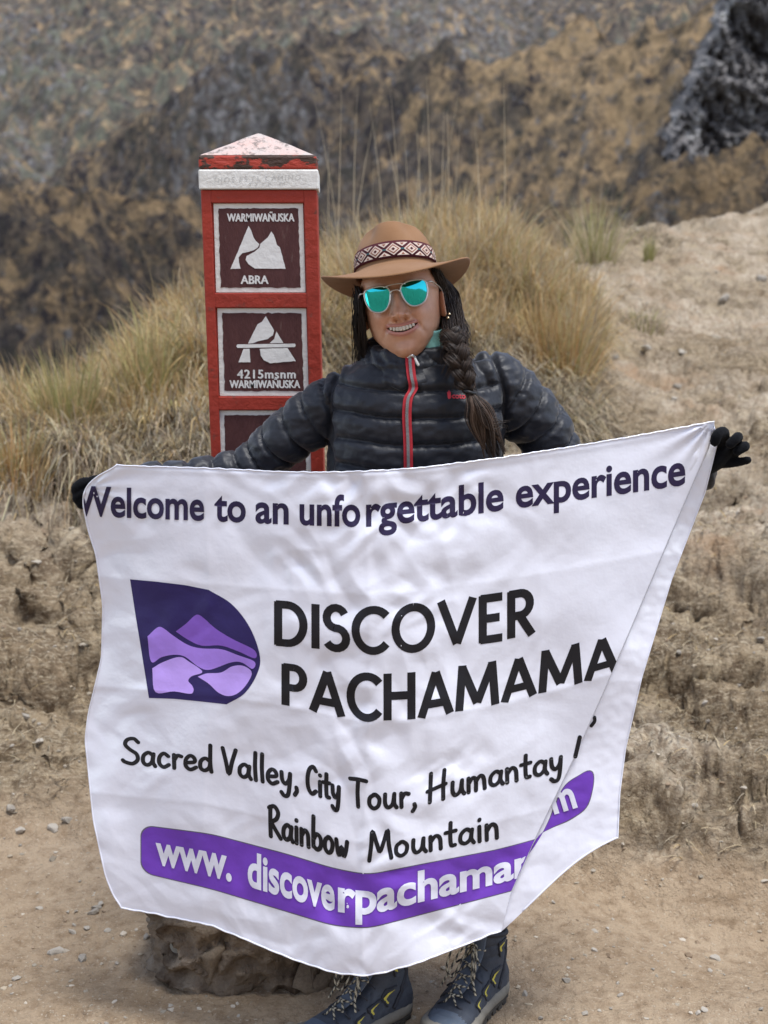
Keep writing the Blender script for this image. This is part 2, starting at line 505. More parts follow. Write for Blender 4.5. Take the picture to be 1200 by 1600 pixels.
# ------------------------------------------------------------------ far slopes
def mountain_material(name, seed, rock=.5, gold=.5, green=.5, sc=1.0):
    m = bpy.data.materials.new(name); m.use_nodes = True
    t = m.node_tree; N = t.nodes.new; L = t.links.new
    b = t.nodes['Principled BSDF']; b.inputs['Roughness'].default_value = 1; b.inputs['Specular IOR Level'].default_value = .1
    tc = N('ShaderNodeTexCoord'); mp = N('ShaderNodeMapping'); L(tc.outputs['Object'], mp.inputs[0])
    mp.inputs['Location'].default_value = (seed * 31.7, seed * 11.3, seed * 5.1); mp.inputs['Scale'].default_value = (sc * 1.0, sc * .45, sc * .66); mp.inputs['Rotation'].default_value = (0, math.radians(38), 0)
    def noise(s, d=9, r=.68):
        n = N('ShaderNodeTexNoise'); n.inputs['Scale'].default_value = s; n.inputs['Detail'].default_value = d; n.inputs['Roughness'].default_value = r
        n.inputs['Distortion'].default_value = .4
        L(mp.outputs[0], n.inputs['Vector']); return n.outputs['Fac']
    def rng_(src, a, bb):
        r = N('ShaderNodeMapRange'); r.inputs['From Min'].default_value = a; r.inputs['From Max'].default_value = bb
        L(src, r.inputs['Value']); return r.outputs[0]
    def mix(f, a, bb):
        x = N('ShaderNodeMix'); x.data_type = 'RGBA'; L(f, x.inputs[0])
        for i, q in ((6, a), (7, bb)):
            if isinstance(q, tuple): x.inputs[i].default_value = (*q, 1)
            else: L(q, x.inputs[i])
        return x.outputs[2]
    at = N('ShaderNodeAttribute'); at.attribute_name = 'Col'
    sp_ = N('ShaderNodeSeparateColor'); L(at.outputs['Color'], sp_.inputs[0])
    def plus(a, q):
        x = N('ShaderNodeMath'); x.operation = 'ADD'; L(a, x.inputs[0])
        if isinstance(q, float): x.inputs[1].default_value = q
        else: L(q, x.inputs[1])
        return x.outputs[0]
    def tim(a, k):
        x = N('ShaderNodeMath'); x.operation = 'MULTIPLY'; L(a, x.inputs[0]); x.inputs[1].default_value = k; return x.outputs[0]
    c = mix(rng_(noise(.10), .35, .65), (.125, .100, .080), (.200, .155, .108))
    c = mix(rng_(noise(.42), .42, .56), c, (.040, .035, .038))
    gr = plus(noise(.16), tim(plus(sp_.outputs[0], -.5), .34))
    gold_c = mix(rng_(noise(.9), .35, .65), (.450, .315, .175), (.285, .200, .115))
    gr = plus(gr, tim(plus(noise(.6, 6), -.5), .5))
    c = mix(rng_(gr, .53 - .1 * gold, .65 - .1 * gold), c, gold_c)
    gn = plus(noise(.22), tim(plus(sp_.outputs[1], -.5), .34))
    green_c = mix(rng_(noise(1.1), .35, .65), (.165, .165, .115), (.085, .090, .074))
    c = mix(rng_(gn, .57 - .1 * green, .69 - .1 * green), c, green_c)
    rk = plus(noise(.34), tim(plus(sp_.outputs[2], -.5), .38))
    rock_c = mix(rng_(noise(.42), .40, .62), (.085, .078, .080), (.270, .262, .255))
    rk = plus(rk, tim(plus(noise(1.0, 6), -.5), .5))
    c = mix(rng_(rk, .58 - .1 * rock, .70 - .1 * rock), c, rock_c)
    scr = plus(noise(.30, 7, .72), tim(plus(noise(.05, 3), -.5), .35))
    c = mix(rng_(scr, .47, .65), c, mix(rng_(noise(.7), .4, .6), (.034, .033, .030), (.075, .068, .058)))
    L(c, b.inputs['Base Color'])
    bp = N('ShaderNodeBump'); bp.inputs['Strength'].default_value = 1; bp.inputs['Distance'].default_value = 1.2
    L(noise(1.2, 8), bp.inputs['Height']); L(bp.outputs[0], b.inputs['Normal'])
    return m

def fan(y0, y1, nr, half, nc):
    yy = np.geomspace(y0, y1, nr)[:, None]; s = np.linspace(-half, half, nc)[None, :]
    return s * yy * (600 / FPX), np.repeat(yy, nc, 1)

# the great far slope that fills the background
X, Y = fan(16, 1500, 330, 5.0, 520)
slope = -62 + .385 * np.maximum(0, Y - 235) - 0.00008 * np.maximum(0, Y - 500) ** 2
slope = np.where(Y < 235, -61 * smooth01(8, 130, Y) - 1.0, slope)
k = smooth01(230, 330, Y)
U = 600 + FPX * X / Y
bowl = np.exp(-((U - 830) / 230) ** 2) * smooth01(260, 420, Y)
Z = slope - 18 * bowl + k * (26 * fbm2(X / 130, Y / 190, 5, 3, True) + 10 * fbm2(X / 34, Y / 50, 5, 8, True) - 8) + k * 6.0 * fbm2(X / 10, Y / 14, 4, 17, True)
mm = new_mesh('mountain', np.stack([X, Y, Z], -1).reshape(-1, 3), grid_faces(*X.shape))
Uf, Yf = U.ravel(), Y.ravel()
set_color(mm, np.stack([.40 + 0 * Uf + .1 * fbm2(X / 60, Y / 60, 3, 77).ravel(), .70 - .25 * smooth01(420, 700, Yf), .40 + .35 * np.exp(-((Uf - 720) / 200) ** 2) * smooth01(330, 520, Yf) + .25 * np.exp(-((Uf - 60) / 130) ** 2)], -1))
tag(obj('mountain', mm, mountain_material('far_slope', 1, .2, .45, .45, 1.0)), None, None, None, 'structure')

# brown ridge running down from the upper right
def ridge(name, crest, front, back, nr, nc, half, amp, seed, material, colour, kink=1.0):
    c = np.array(crest, float)
    pts = P(c[:, 0], c[:, 1], c[:, 2])
    s = np.linspace(c[0, 0], c[-1, 0], nc)
    dcr = np.interp(s, c[:, 0], c[:, 2]); zcr = np.interp(s, c[:, 0], pts[:, 2])
    ker = np.hanning(max(5, nc // 30)); ker /= ker.sum(); pad = len(ker) // 2
    sm_ = lambda a: np.convolve(np.pad(a, pad, 'edge'), ker, 'valid')[:len(a)]
    dcr, zcr = sm_(dcr), sm_(zcr)
    t = np.concatenate([np.linspace(-1, 0, nr), np.linspace(0, 1, nr // 4)[1:]])[:, None]
    off = np.where(t < 0, np.sign(t) * np.abs(t) ** 1.3 * front[0], t * back[0])
    yy = dcr[None, :] + off
    xx = (s[None, :] - 600) / FPX * dcr[None, :] + 0 * yy
    L0 = amp * 5
    zz = zcr[None, :] + np.where(t < 0, -front[1] * np.abs(t) ** kink, -back[1] * t)
    edge = .25 + .75 * smooth01(0, .12, np.abs(t))
    zz = zz + edge * amp * 2.1 * (fbm2(xx / L0, yy / L0 * .6, 5, seed, True) - .25) + edge * amp * .6 * fbm2(xx / L0 * 4, yy / L0 * 3, 4, seed + 9, True)
    me = new_mesh(name, np.stack([xx, yy, zz], -1).reshape(-1, 3), grid_faces(*xx.shape))
    uu = 600 + 0 * yy + (s[None, :] - 600)
    set_color(me, np.stack(colour(uu, t + 0 * uu), -1).reshape(-1, 3))
    return tag(obj(name, me, material), None, None, None, 'structure')

ridge('brown_ridge', [(-900, 330, 230), (-300, 330, 220), (0, 330, 215), (150, 275, 210), (260, 200, 205), (340, 130, 205), (440, 105, 205), (540, 108, 205), (640, 118, 200), (740, 142, 195), (850, 120, 188), (960, 85, 178), (1100, 22, 160), (1250, -70, 150), (1700, -330, 140), (2400, -600, 140)],
      (130, 62), (60, 22), 150, 560, 0, 6.0, 23, mountain_material('brown_slope', 2, .3, .5, -.1, 1.8),
      lambda u, t: (.30 + .45 * smooth01(520, 900, u) + .25 * np.exp(-(t / .08) ** 2), .45 - .3 * smooth01(300, 700, u), .45 + .35 * np.exp(-((u - 400) / 110) ** 2) * np.exp(-((t + .2) / .22) ** 2) + .2 * np.exp(-((u - 960) / 120) ** 2) * np.exp(-((t + .45) / .2) ** 2)))
ridge('left_spur', [(-1200, 250, 75), (-500, 300, 82), (-60, 322, 86), (60, 312, 88), (170, 296, 92), (250, 322, 96), (320, 380, 100), (420, 470, 104), (600, 560, 110), (900, 640, 115)],
      (50, 26), (30, 16), 120, 420, 0, 3.2, 41, mountain_material('spur_slope', 3, .3, .4, .1, 3.6),
      lambda u, t: (.42 + .35 * np.exp(-(t / .16) ** 2), .42 + 0 * u, .40 + .2 * smooth01(.5, .9, -t)))

# dark crag with pale streaks at the right edge
def crag():
    nu, nv = 300, 260
    a = np.linspace(0, 1, nu)[None, :]; h = np.linspace(0, 1, nv)[:, None]
    vv = 335 - h * 560 + 0 * a
    ul = np.interp(vv, [-240, 0, 50, 120, 170, 200, 240, 275, 340], [1210, 1124, 1104, 1070, 1052, 1036, 1030, 1038, 1046])
    uu = ul + a * (1900 - ul) + 9 * noise2(vv / 22, 0 * vv, 7) * np.exp(-a * 30)
    d = 52 + 8 * h + 1.6 * (1 - smooth01(0, .03, a)) ** 2 + 3 * np.sin(a * 9)
    p = P(uu, vv, d)
    x, y, z = p[..., 0], p[..., 1], p[..., 2]
    st = lambda q, k: np.floor(q * k) / k + .35 * (q - np.floor(q * k) / k)                 # stepped joints
    y = y - 1.9 * st(fbm2(x / 2.4 + .35 * z, z / 3.4, 4, 61), 3.0) - 1.1 * st(fbm2(x / .9 + .25 * z, z / 1.6, 4, 67), 3.5) - .7 * fbm2(x / .35, z / .6, 3, 69, True)
    return np.stack([x, y, z], -1).reshape(-1, 3), grid_faces(nv, nu)
cv, cf = crag()
rockm = mat('crag_rock', (.085, .080, .082), (.250, .236, .225), .9, 1.0, spec=.0, c3=(.52, .51, .49), scale3=.8, amt3=(.58, .68), detail=9, stretch=(1.6, 1.0, .45), bump=1, bscale=2.4)
tag(build('crag', cv, cf, rockm, None, False), None, None, None, 'structure')
ridge('grassy_foot', [(560, 420, 48), (700, 400, 48), (820, 345, 48), (930, 318, 47), (1040, 282, 46), (1200, 268, 45), (1500, 240, 44), (2200, 180, 44)],
      (24, 7), (10, 3), 90, 300, 0, .9, 55, mountain_material('foot_slope', 5, .45, .8, .2, 5.5),
      lambda u, t: (.62 + .2 * fbm2(u / 60, t * 6, 3, 5), .42 + 0 * u, .40 + .25 * np.exp(-((u - 960) / 40) ** 2)))
# ================================================================== grass, straw, stones
GRASS = mat('dry_grass', (1, 1, 1), (.72, .70, .66), 6, .85, spec=.2, attr='Col', transl=.25)
PAL = {'straw': (.58, .435, .225), 'pale': (.60, .505, .345), 'green': (.38, .36, .155), 'rust': (.48, .30, .13), 'grey': (.36, .315, .24), 'dark': (.14, .105, .068)}
def blades(bx, by, bz, az, lean, L, droop, wid, cols, seg=4):
    """vectorised grass blades: base, azimuth, lean 0..1, length, droop."""
    n = len(bx); t = np.linspace(0, 1, seg + 1)[None, :]
    out = (L * lean)[:, None] * t ** 1.35
    up = (L * np.sqrt(np.maximum(.02, 1 - np.minimum(lean, .98) ** 2)))[:, None] * t - (droop * L)[:, None] * t ** 2.4
    kx = rng.normal(0, .035, n)[:, None] * t ** 2 * L[:, None] * 2
    cx = bx[:, None] + np.cos(az)[:, None] * out - np.sin(az)[:, None] * kx
    cy = by[:, None] + np.sin(az)[:, None] * out + np.cos(az)[:, None] * kx
    cz = bz[:, None] + up
    wv = wid[:, None] * (1 - .9 * t ** 1.5)
    fa = az + np.pi / 2 + rng.normal(0, .6, n)
    sx, sy = np.cos(fa)[:, None] * wv, np.sin(fa)[:, None] * wv
    v = np.stack([np.stack([cx - sx, cy - sy, cz], -1), np.stack([cx + sx, cy + sy, cz], -1)], 2)   # n,seg+1,2,3
    v = v.reshape(-1, 3)
    b0 = (np.arange(n) * (seg + 1) * 2)[:, None] + np.arange(seg)[None, :] * 2
    f = np.stack([b0, b0 + 1, b0 + 3, b0 + 2], -1).reshape(-1, 4)
    shade = np.concatenate([np.linspace(.75, 1.08, seg + 1)])
    c = (cols[:, None, None, :] * np.ones((1, seg + 1, 2, 1))).reshape(-1, 3)
    return v, f, c

def tussock(x, y, r, n, L, pal, lean=(.05, .75), droop=.25, wid=.0028, z=None, aim=None):
    a0 = rng.uniform(0, 2 * np.pi, n); rr = r * np.sqrt(rng.uniform(0, 1, n))
    bx = x + np.cos(a0) * rr; by = y + np.sin(a0) * rr
    bz = gz(bx, by) - .015
    az = a0 + rng.normal(0, .5, n)
    if aim is not None: 
        m = rng.uniform(0, 1, n) < .6; az = np.where(m, aim + rng.normal(0, .5, n), az)
    ln = rng.uniform(*lean, n) * (.35 + .65 * rr / r)
    LL = L * rng.uniform(.55, 1.12, n)
    names = list(pal); p = np.array([pal[k] for k in names], float); p /= p.sum()
    cols = np.array([PAL[k] for k in names])[rng.choice(len(names), n, p=p)] * rng.uniform(.75, 1.25, (n, 1)) * rng.uniform(.95, 1.05, (n, 3))
    return blades(bx, by, bz, az, ln, LL, droop * rng.uniform(.3, 1.6, n), wid * rng.uniform(.6, 1.3, n), cols)

def join(parts):
    V, F, C, o = [], [], [], 0
    for v, f, c in parts:
        V.append(v); F.append(f + o); C.append(c); o += len(v)
    return np.concatenate(V), np.concatenate(F), np.concatenate(C)

def grass_obj(name, parts, parent=None):
    v, f, c = join(parts)
    o = build(name, v, f, GRASS, parent, True); set_color(o.data, c); return o

mixp = {'straw': 5, 'pale': 3.5, 'green': .9, 'rust': 1.3, 'grey': 1.3}
skirt = {'grey': 4, 'pale': 3, 'dark': 2, 'straw': 1}
def ux(u, y): return (u - 600) / FPX * y * 1.0
# left hillock
parts = []
for i in range(70):
    y = rng.uniform(5.15, 6.5); u = rng.uniform(-220, 345)
    parts.append(tussock(ux(u, y), y, .12, 380, rng.uniform(.28, .42), mixp, droop=.75, aim=math.radians(rng.uniform(185, 300))))
for i in range(46):                                            # dead skirts hanging over the bank
    u = rng.uniform(-150, 345); y = rng.uniform(4.88, 5.25)
    parts.append(tussock(ux(u, y), y, .12, 190, rng.uniform(.25, .38), skirt, lean=(.5, .95), droop=1.0, aim=math.radians(rng.uniform(235, 300))))
tag(grass_obj('tussock_grass', parts), 'pale dry tussock grass covering the hillock left of the post', 'grass', None, 'stuff')
# behind the person, to the right of the post
parts = []
for i in range(84):
    y = rng.uniform(6.0, 7.3); u = rng.uniform(470, 905)
    if u > 840 and y < 6.3: y += .6
    parts.append(tussock(ux(u, y), y, .13, 390, rng.uniform(.34, .50), mixp, droop=.5, lean=(.03, .75)))
for i in range(42):
    u = rng.uniform(490, 920); y = rng.uniform(5.65, 6.15)
    parts.append(tussock(ux(u, y), y, .13, 230, rng.uniform(.28, .42), skirt, lean=(.5, .95), droop=.85, aim=math.radians(rng.uniform(240, 330))))
tag(grass_obj('tussock_grass', parts), 'tall golden tussock grass standing behind the person and the post', 'grass', None, 'stuff')

# tussocks that stand out singly
def single(u, v_hint, y, label, **kw):
    o = grass_obj('grass_tussock', [tussock(ux(u, y), y, **kw)])
    return tag(o, label, 'grass tussock', 'single grass tussocks')
single(108, 0, 5.35, 'spiky yellow-green tussock on the hillock near the left edge', r=.10, n=420, L=.44, pal={'green': 4, 'straw': 2}, lean=(.02, .55), droop=.2)
single(235, 0, 5.5, 'green-tipped tussock on the hillock just left of the post', r=.10, n=420, L=.42, pal={'green': 3, 'straw': 3}, lean=(.02, .6), droop=.25)
single(25, 0, 4.85, 'ochre tuft at the left edge below the grassy hillock', r=.07, n=300, L=.30, pal={'straw': 3, 'rust': 3, 'green': 1}, lean=(.02, .5), droop=.2)
single(872, 0, 6.25, 'orange-brown bushy tussock at the right end of the tall grass', r=.12, n=520, L=.42, pal={'rust': 3, 'straw': 3, 'green': 1}, lean=(.02, .5), droop=.15)
single(925, 0, 8.6, 'fanned pale green tussock on the crest of the gravel slope', r=.10, n=330, L=.5, pal={'green': 2, 'pale': 3}, lean=(.1, .8), droop=.15)
single(1003, 0, 7.6, 'low dull green tuft on the gravel slope', r=.10, n=200, L=.14, pal={'green': 2, 'dark': 1, 'grey': 2}, lean=(.05, .7), droop=.2)
single(1006, 0, 8.8, 'small bright green sprout beside the clod on the slope', r=.03, n=60, L=.22, pal={'green': 5}, lean=(.02, .4), droop=.1)
single(985, 0, 9.3, 'grey dry tuft growing over the dark clod on the crest', r=.22, n=420, L=.16, pal={'grey': 4, 'dark': 2}, lean=(.2, .9), droop=.5)
# tall seed stalks
n = 24
sx = np.array([ux(rng.choice([rng.uniform(590, 680), rng.uniform(505, 560), rng.uniform(545, 800)]), 6.8) for _ in range(n)]); sy = rng.uniform(6.6, 7.1, n)
v, f, c = blades(sx, sy, gz(sx, sy), rng.uniform(0, 6.28, n), rng.uniform(.02, .2, n), rng.uniform(.62, .98, n), rng.uniform(0, .06, n), np.full(n, .003), np.array([PAL['pale']] * n) * rng.uniform(.7, 1.2, (n, 1)))
so = build('seed_stalks', v, f, GRASS); set_color(so.data, c)
tag(so, 'thin pale seed stalks rising above the tall grass', 'grass', None, 'stuff')
# short tufts and straw litter matted on the bank
n = 19000
yy = np.exp(rng.uniform(math.log(3.25), math.log(10.5), n)); xx = rng.uniform(-.36, .42, n) * yy
keep = (bank_mask(xx, yy) > .35) & (fbm2(xx * 2.2, yy * 2.2, 3, 120) > -.12)
xx, yy = xx[keep], yy[keep]; n = len(xx)
names = ['pale', 'straw', 'grey', 'dark']; cols = np.array([PAL[k] for k in names])[rng.choice(4, n, p=[.36, .14, .36, .14])] * rng.uniform(.7, 1.2, (n, 1))
v, f, c = blades(xx, yy, gsurf(xx, yy) + .002, rng.normal(-1.4, 1.3, n), rng.uniform(.8, .98, n), rng.uniform(.03, .10, n), rng.uniform(.1, .45, n), rng.uniform(.0010, .0024, n), cols, seg=3)
so = build('straw_litter', v, f, GRASS, ground); set_color(so.data, c); so['kind'] = 'stuff'

# stones
def stone_mesh(seed, sub=2):
    bm = bmesh.new(); bmesh.ops.create_icosphere(bm, subdivisions=sub, radius=1)
    r2 = np.random.default_rng(seed)
    co = np.array([v.co for v in bm.verts])
    for _ in range(11):                                         # chip flat facets off
        nrm = r2.normal(size=3); nrm /= np.linalg.norm(nrm); h = r2.uniform(.40, .75)
        dd = co @ nrm; co = co - np.maximum(0, dd - h)[:, None] * nrm
    co *= np.array([1, r2.uniform(.6, .95), r2.uniform(.45, .75)])
    co += .06 * np.stack([noise3(co[:, 0] * 3 + k, co[:, 1] * 3, co[:, 2] * 3, seed + k) for k in range(3)], -1)
    for vv, q in zip(bm.verts, co): vv.co = q
    me = bpy.data.meshes.new('stone'); bm.to_mesh(me); bm.free(); return me
STONE = mat('pale_stone', (.33, .29, .235), (.46, .42, .36), 30, .9, spec=.2, bump=.5, bscale=120, c3=(.2, .17, .14), scale3=60)
STONE2 = mat('grey_stone', (.25, .222, .182), (.37, .335, .285), 30, .9, spec=.2, bump=.5, bscale=120)
smeshes = []
for k in range(8):
    me = stone_mesh(k, 2 if k < 4 else 1); me.materials.append(STONE if k % 2 == 0 else STONE2); set_smooth(me, False); smeshes.append(me)
def put_stone(x, y, s, k=None, sink=.25):
    me = smeshes[rng.integers(0, 8) if k is None else k]
    o = bpy.data.objects.new('stone', me); COL.objects.link(o); o.parent = ground
    o.location = (x, y, float(gsurf(x, y)[0]) + s * (.5 - sink) * .6)
    o.rotation_euler = (rng.normal(0, .25), rng.normal(0, .25), rng.uniform(0, 6.28)); o.scale = (s, s * rng.uniform(.8, 1.1), s)
    return o
def ground_at(u, v):                                            # walk the ray until it meets the ground
    h = GB.ray_cast(Vector(CAM), Vector(P(u, v, 5.0) - CAM).normalized())
    return np.array(h[0]) if h[0] is not None else None
for u, v, s, k in ((90, 1488, .024, 0), (30, 1300, .022, 2), (85, 1297, .022, 0), (105, 1283, .018, 1), (20, 1265, .02, 3), (130, 1500, .016, 3), (150, 1420, .016, 1), (158, 1412, .013, 0), (115, 1458, .013, 0), (170, 1455, .012, 2),
                  (230, 1465, .014, 1), (28, 1530, .014, 2), (135, 1450, .012, 2), (145, 1428, .018, 1), (60, 1420, .012, 0), (1120, 1500, .018, 0), (1110, 1517, .011, 2), (880, 1243, .012, 2), (1085, 1259, .016, 0),
                  (1160, 1232, .012, 0), (1100, 1100, .016, 2), (1190, 1000, .022, 0), (1060, 1020, .015, 3), (1105, 1137, .013, 2), (885, 1533, .012, 1), (970, 1555, .010, 0), (1100, 1578, .013, 0), (1090, 1585, .011, 2),
                  (930, 1486, .010, 0), (820, 1555, .011, 1), (915, 1585, .012, 2), (1067, 551, .035, 2), (910, 457, .05, 0), (1012, 545, .035, 0), (885, 585, .03, 0), (960, 560, .03, 3), (1130, 470, .05, 1), (1190, 440, .07, 1), (1050, 625, .03, 0),
                  (980, 690, .03, 3), (1060, 605, .03, 3), (30, 985, .016, 1), (40, 1120, .018, 1), (60, 1160, .016, 0)):
    p = ground_at(u, v)
    if p is not None: put_stone(p[0], p[1], s, k)
for i in range(150):
    y = rng.uniform(2.55, 4.4); x = rng.uniform(-.28, .28) * y
    put_stone(x, y, rng.uniform(.004, .010), 4 + rng.integers(0, 4), .2)
# finer gravel as one mass
n = 11000
yy = np.exp(rng.uniform(math.log(2.4), math.log(10), n)); xx = rng.uniform(-.30, .40, n) * yy
dens = .35 + 1.1 * np.maximum(0, fbm2(xx * 2.5, yy * 2.5, 3, 140))
keep = rng.uniform(0, 1, n) < dens; xx, yy = xx[keep], yy[keep]; n = len(xx)
zz = gsurf(xx, yy); s = rng.gamma(2.0, .0013, n) * (1 + .16 * yy)
ib = bmesh.new(); bmesh.ops.create_icosphere(ib, subdivisions=1, radius=1)
iv = np.array([v.co for v in ib.verts]); ifc = np.array([[v.index for v in f.verts] for f in ib.faces]); ib.free()
rot = rng.uniform(0, 6.28, n); sc = rng.uniform(.5, 1.2, (n, 3)) * np.array([1, 1, .6])
vv = iv[None] * sc[:, None] * s[:, None, None] * (1 + .25 * rng.normal(size=(n, len(iv), 1)))
cr, sr = np.cos(rot)[:, None], np.sin(rot)[:, None]
vv = np.stack([vv[..., 0] * cr - vv[..., 1] * sr + xx[:, None], vv[..., 0] * sr + vv[..., 1] * cr + yy[:, None], vv[..., 2] + zz[:, None]], -1)
ff = (ifc[None] + (np.arange(n) * len(iv))[:, None, None]).reshape(-1, 3)
go = build('gravel', vv.reshape(-1, 3), ff, mat('gravel_chips', (1, 1, 1), None, attr='Col', rough=.95, spec=.15), ground, False)
gc = np.array([(.42, .37, .30), (.30, .26, .20), (.25, .185, .125), (.36, .30, .22)])[rng.integers(0, 4, n)] * rng.uniform(.7, 1.15, (n, 1))
set_color(go.data, np.repeat(gc, len(iv), 0)); go['kind'] = 'stuff'
# ================================================================== lettering helpers
_fc = {}
def text_flat(s, bold=0.0, space=1.0):
    """2D triangles of a line of type, height of a capital about 0.73."""
    key = (s, bold, space)
    if key in _fc: return _fc[key]
    cu = bpy.data.curves.new('t', 'FONT'); cu.body = s; cu.size = 1; cu.offset = bold; cu.space_character = space
    cu.resolution_u = 5; cu.dimensions = '2D'; cu.fill_mode = 'BOTH'
    o = bpy.data.objects.new('t', cu); COL.objects.link(o); bpy.context.view_layer.update()
    me = evaluated(o); bm = bmesh.new(); bm.from_mesh(me)
    bmesh.ops.remove_doubles(bm, verts=bm.verts[:], dist=1e-5); bmesh.ops.triangulate(bm, faces=bm.faces[:])
    v = np.array([q.co[:2] for q in bm.verts]); f = [[q.index for q in t.verts] for t in bm.faces]
    bm.free(); bpy.data.objects.remove(o); bpy.data.curves.remove(cu); bpy.data.meshes.remove(me)
    _fc[key] = (v, f); return v, f

def fit_text(s, u0, u1, base, cap, bold=.012, space=1.0, capref=None):
    """place a line so that it spans u0..u1, baseline at row base, capital top at row cap (pixels, y down)."""
    v, f = text_flat(s, bold, space)
    x0, x1 = v[:, 0].min(), v[:, 0].max()
    H = 0.73 if capref is None else capref
    return np.c_[u0 + (v[:, 0] - x0) / (x1 - x0) * (u1 - u0), base - v[:, 1] / H * (base - cap)], f

def poly_fill(pts):
    """triangulate a simple outline."""
    from mathutils.geometry import tessellate_polygon
    f = tessellate_polygon([[Vector((p[0], p[1], 0)) for p in pts]])
    return np.asarray(pts, float)[:, :2], [list(t) for t in f]

def stroke_fill(pts, w, smooth=True, nsub=6, wend=None):
    """a pen stroke of width w with round ends, as triangles."""
    p = np.asarray(pts, float)
    if smooth and len(p) > 2: p = spline(p, (len(p) - 1) * nsub + 1)
    t = np.gradient(p, axis=0); t /= np.linalg.norm(t, axis=1)[:, None] + 1e-9
    nr = np.c_[-t[:, 1], t[:, 0]]
    a = np.linspace(np.pi / 2, np.pi * 1.5, 7)[1:-1]
    L, R = p + nr * w / 2, p - nr * w / 2
    cap0 = [p[0] + w / 2 * (math.cos(q) * t[0] + math.sin(q) * nr[0]) for q in a]
    cap1 = [p[-1] - w / 2 * (math.cos(q) * t[-1] + math.sin(q) * nr[-1]) for q in a]
    v = list(L) + list(R); n = len(p); f = []
    for i in range(n - 1): f.append([i, i + 1, n + i + 1]); f.append([i, n + i + 1, n + i])
    b = len(v); v += cap0; ring = [0] + list(range(b, b + len(a))) + [n]
    for i in range(1, len(ring) - 1): f.append([ring[0], ring[i], ring[i + 1]])
    b = len(v); v += cap1; ring = [2 * n - 1] + list(range(b, b + len(a))) + [n - 1]
    for i in range(1, len(ring) - 1): f.append([ring[0], ring[i], ring[i + 1]])
    return np.array(v), f

# ================================================================== painted concrete post
POST_Y = 3.10
post = thing('sign_post', 'red concrete mountain-pass post with pyramid cap and white pictogram plaques', 'sign post', (-.255, 3.22, 0))
RED = mat('red_paint', (.33, .034, .018), (.27, .028, .016), 14, .55, spec=.35, bump=.35, bscale=55, c3=(.15, .045, .032), scale3=36, amt3=(.60, .70))
MAROON = mat('maroon_paint', (.066, .022, .022), (.092, .034, .032), 18, .6, spec=.3, bump=.35, bscale=90, c3=(.17, .115, .095), scale3=26, amt3=(.64, .80), stretch=(3, 3, .8))
WHITE = mat('white_paint', (.74, .73, .69), (.66, .65, .60), 20, .6, spec=.3, bump=.35, bscale=70, c3=(.24, .15, .06), scale3=42, amt3=(.70, .735))
WHITE2 = mat('white_lettering', (.74, .73, .70), (.66, .65, .62), 30, .6, spec=.3, bump=.3, bscale=90, c3=(.34, .30, .28), scale3=70, amt3=(.66, .76))
CAPM = mat('weathered_cap', (.43, .40, .37), (.54, .36, .31), 22, .75, spec=.3, bump=.6, bscale=60, c3=(.21, .17, .15), scale3=55, amt3=(.52, .64), stretch=(1.4, 1, .7))
CAPR = mat('flaking_red', (.44, .058, .034), (.34, .045, .03), 20, .6, spec=.3, bump=.6, bscale=60, c3=(.060, .034, .024), scale3=24, amt3=(.49, .52), stretch=(.7, 1, 1.5))

def fp(u, v, e=0.0):                            # point on the front face, e metres proud of it
    q = P(u, v, POST_Y); q[..., 1] -= e; return q
def slab(pts, e0, e1, back=None):
    """a plate whose outline is given on the face; e0 back, e1 front (metres proud)."""
    a = np.array([fp(u, v, e1) for u, v in pts]); b = np.array([fp(u, v, e0) for u, v in pts])
    n = len(pts); v = np.concatenate([a, b])
    f = [list(range(n))] + [[i, n + i, n + (i + 1) % n, (i + 1) % n] for i in range(n)]
    f.append([n + i for i in range(n)][::-1])
    return v, f
def rect(u0, v0, u1, v1, u2=None, u3=None):     # lean of the post: small shear with height
    s = lambda v: (v - 295) * .030
    return [(u0 + s(v0) - s((v0 + v1) / 2), v0), (u0 + s(v1) - s((v0 + v1) / 2), v1), (u1 + s(v1) - s((v0 + v1) / 2), v1), (u1 + s(v0) - s((v0 + v1) / 2), v0)]
def solid(name, v, f, m, parent, bev=0.0, seg=2, smooth=False):
    me = new_mesh(name, v, f)
    bm = bmesh.new(); bm.from_mesh(me); bmesh.ops.recalc_face_normals(bm, faces=bm.faces[:])
    if bev: bmesh.ops.bevel(bm, geom=bm.edges[:], offset=bev, segments=seg, affect='EDGES', profile=.5)
    bm.to_mesh(me); bm.free()
    return obj(name, me, m, parent, smooth)
# shaft (goes down to the ground), set back 8 mm behind the rails and stiles
top = fp(np.array([313.5, 495]), 296); DEPTH = .236
xl, xr, zt_ = top[0][0], top[1][0], top[0][2]
LEAN = (P(330, 720, POST_Y)[0] - xl) / (P(330, 720, POST_Y)[2] - zt_)
def shaft_box(x0, x1, y0, y1, z0, z1):
    v = [(x + LEAN * (z - zt_) - .032 * (y - POST_Y), y, z) for x in (x0, x1) for y in (y0, y1) for z in (z0, z1)]
    return v, box(0, 1, 0, 1, 0, 1)[1]
solid('shaft', *shaft_box(xl, xr, POST_Y + .009, POST_Y + DEPTH, .0, zt_ - .001), RED, post, .004)
zrow = lambda v: float(fp(400, v)[2])
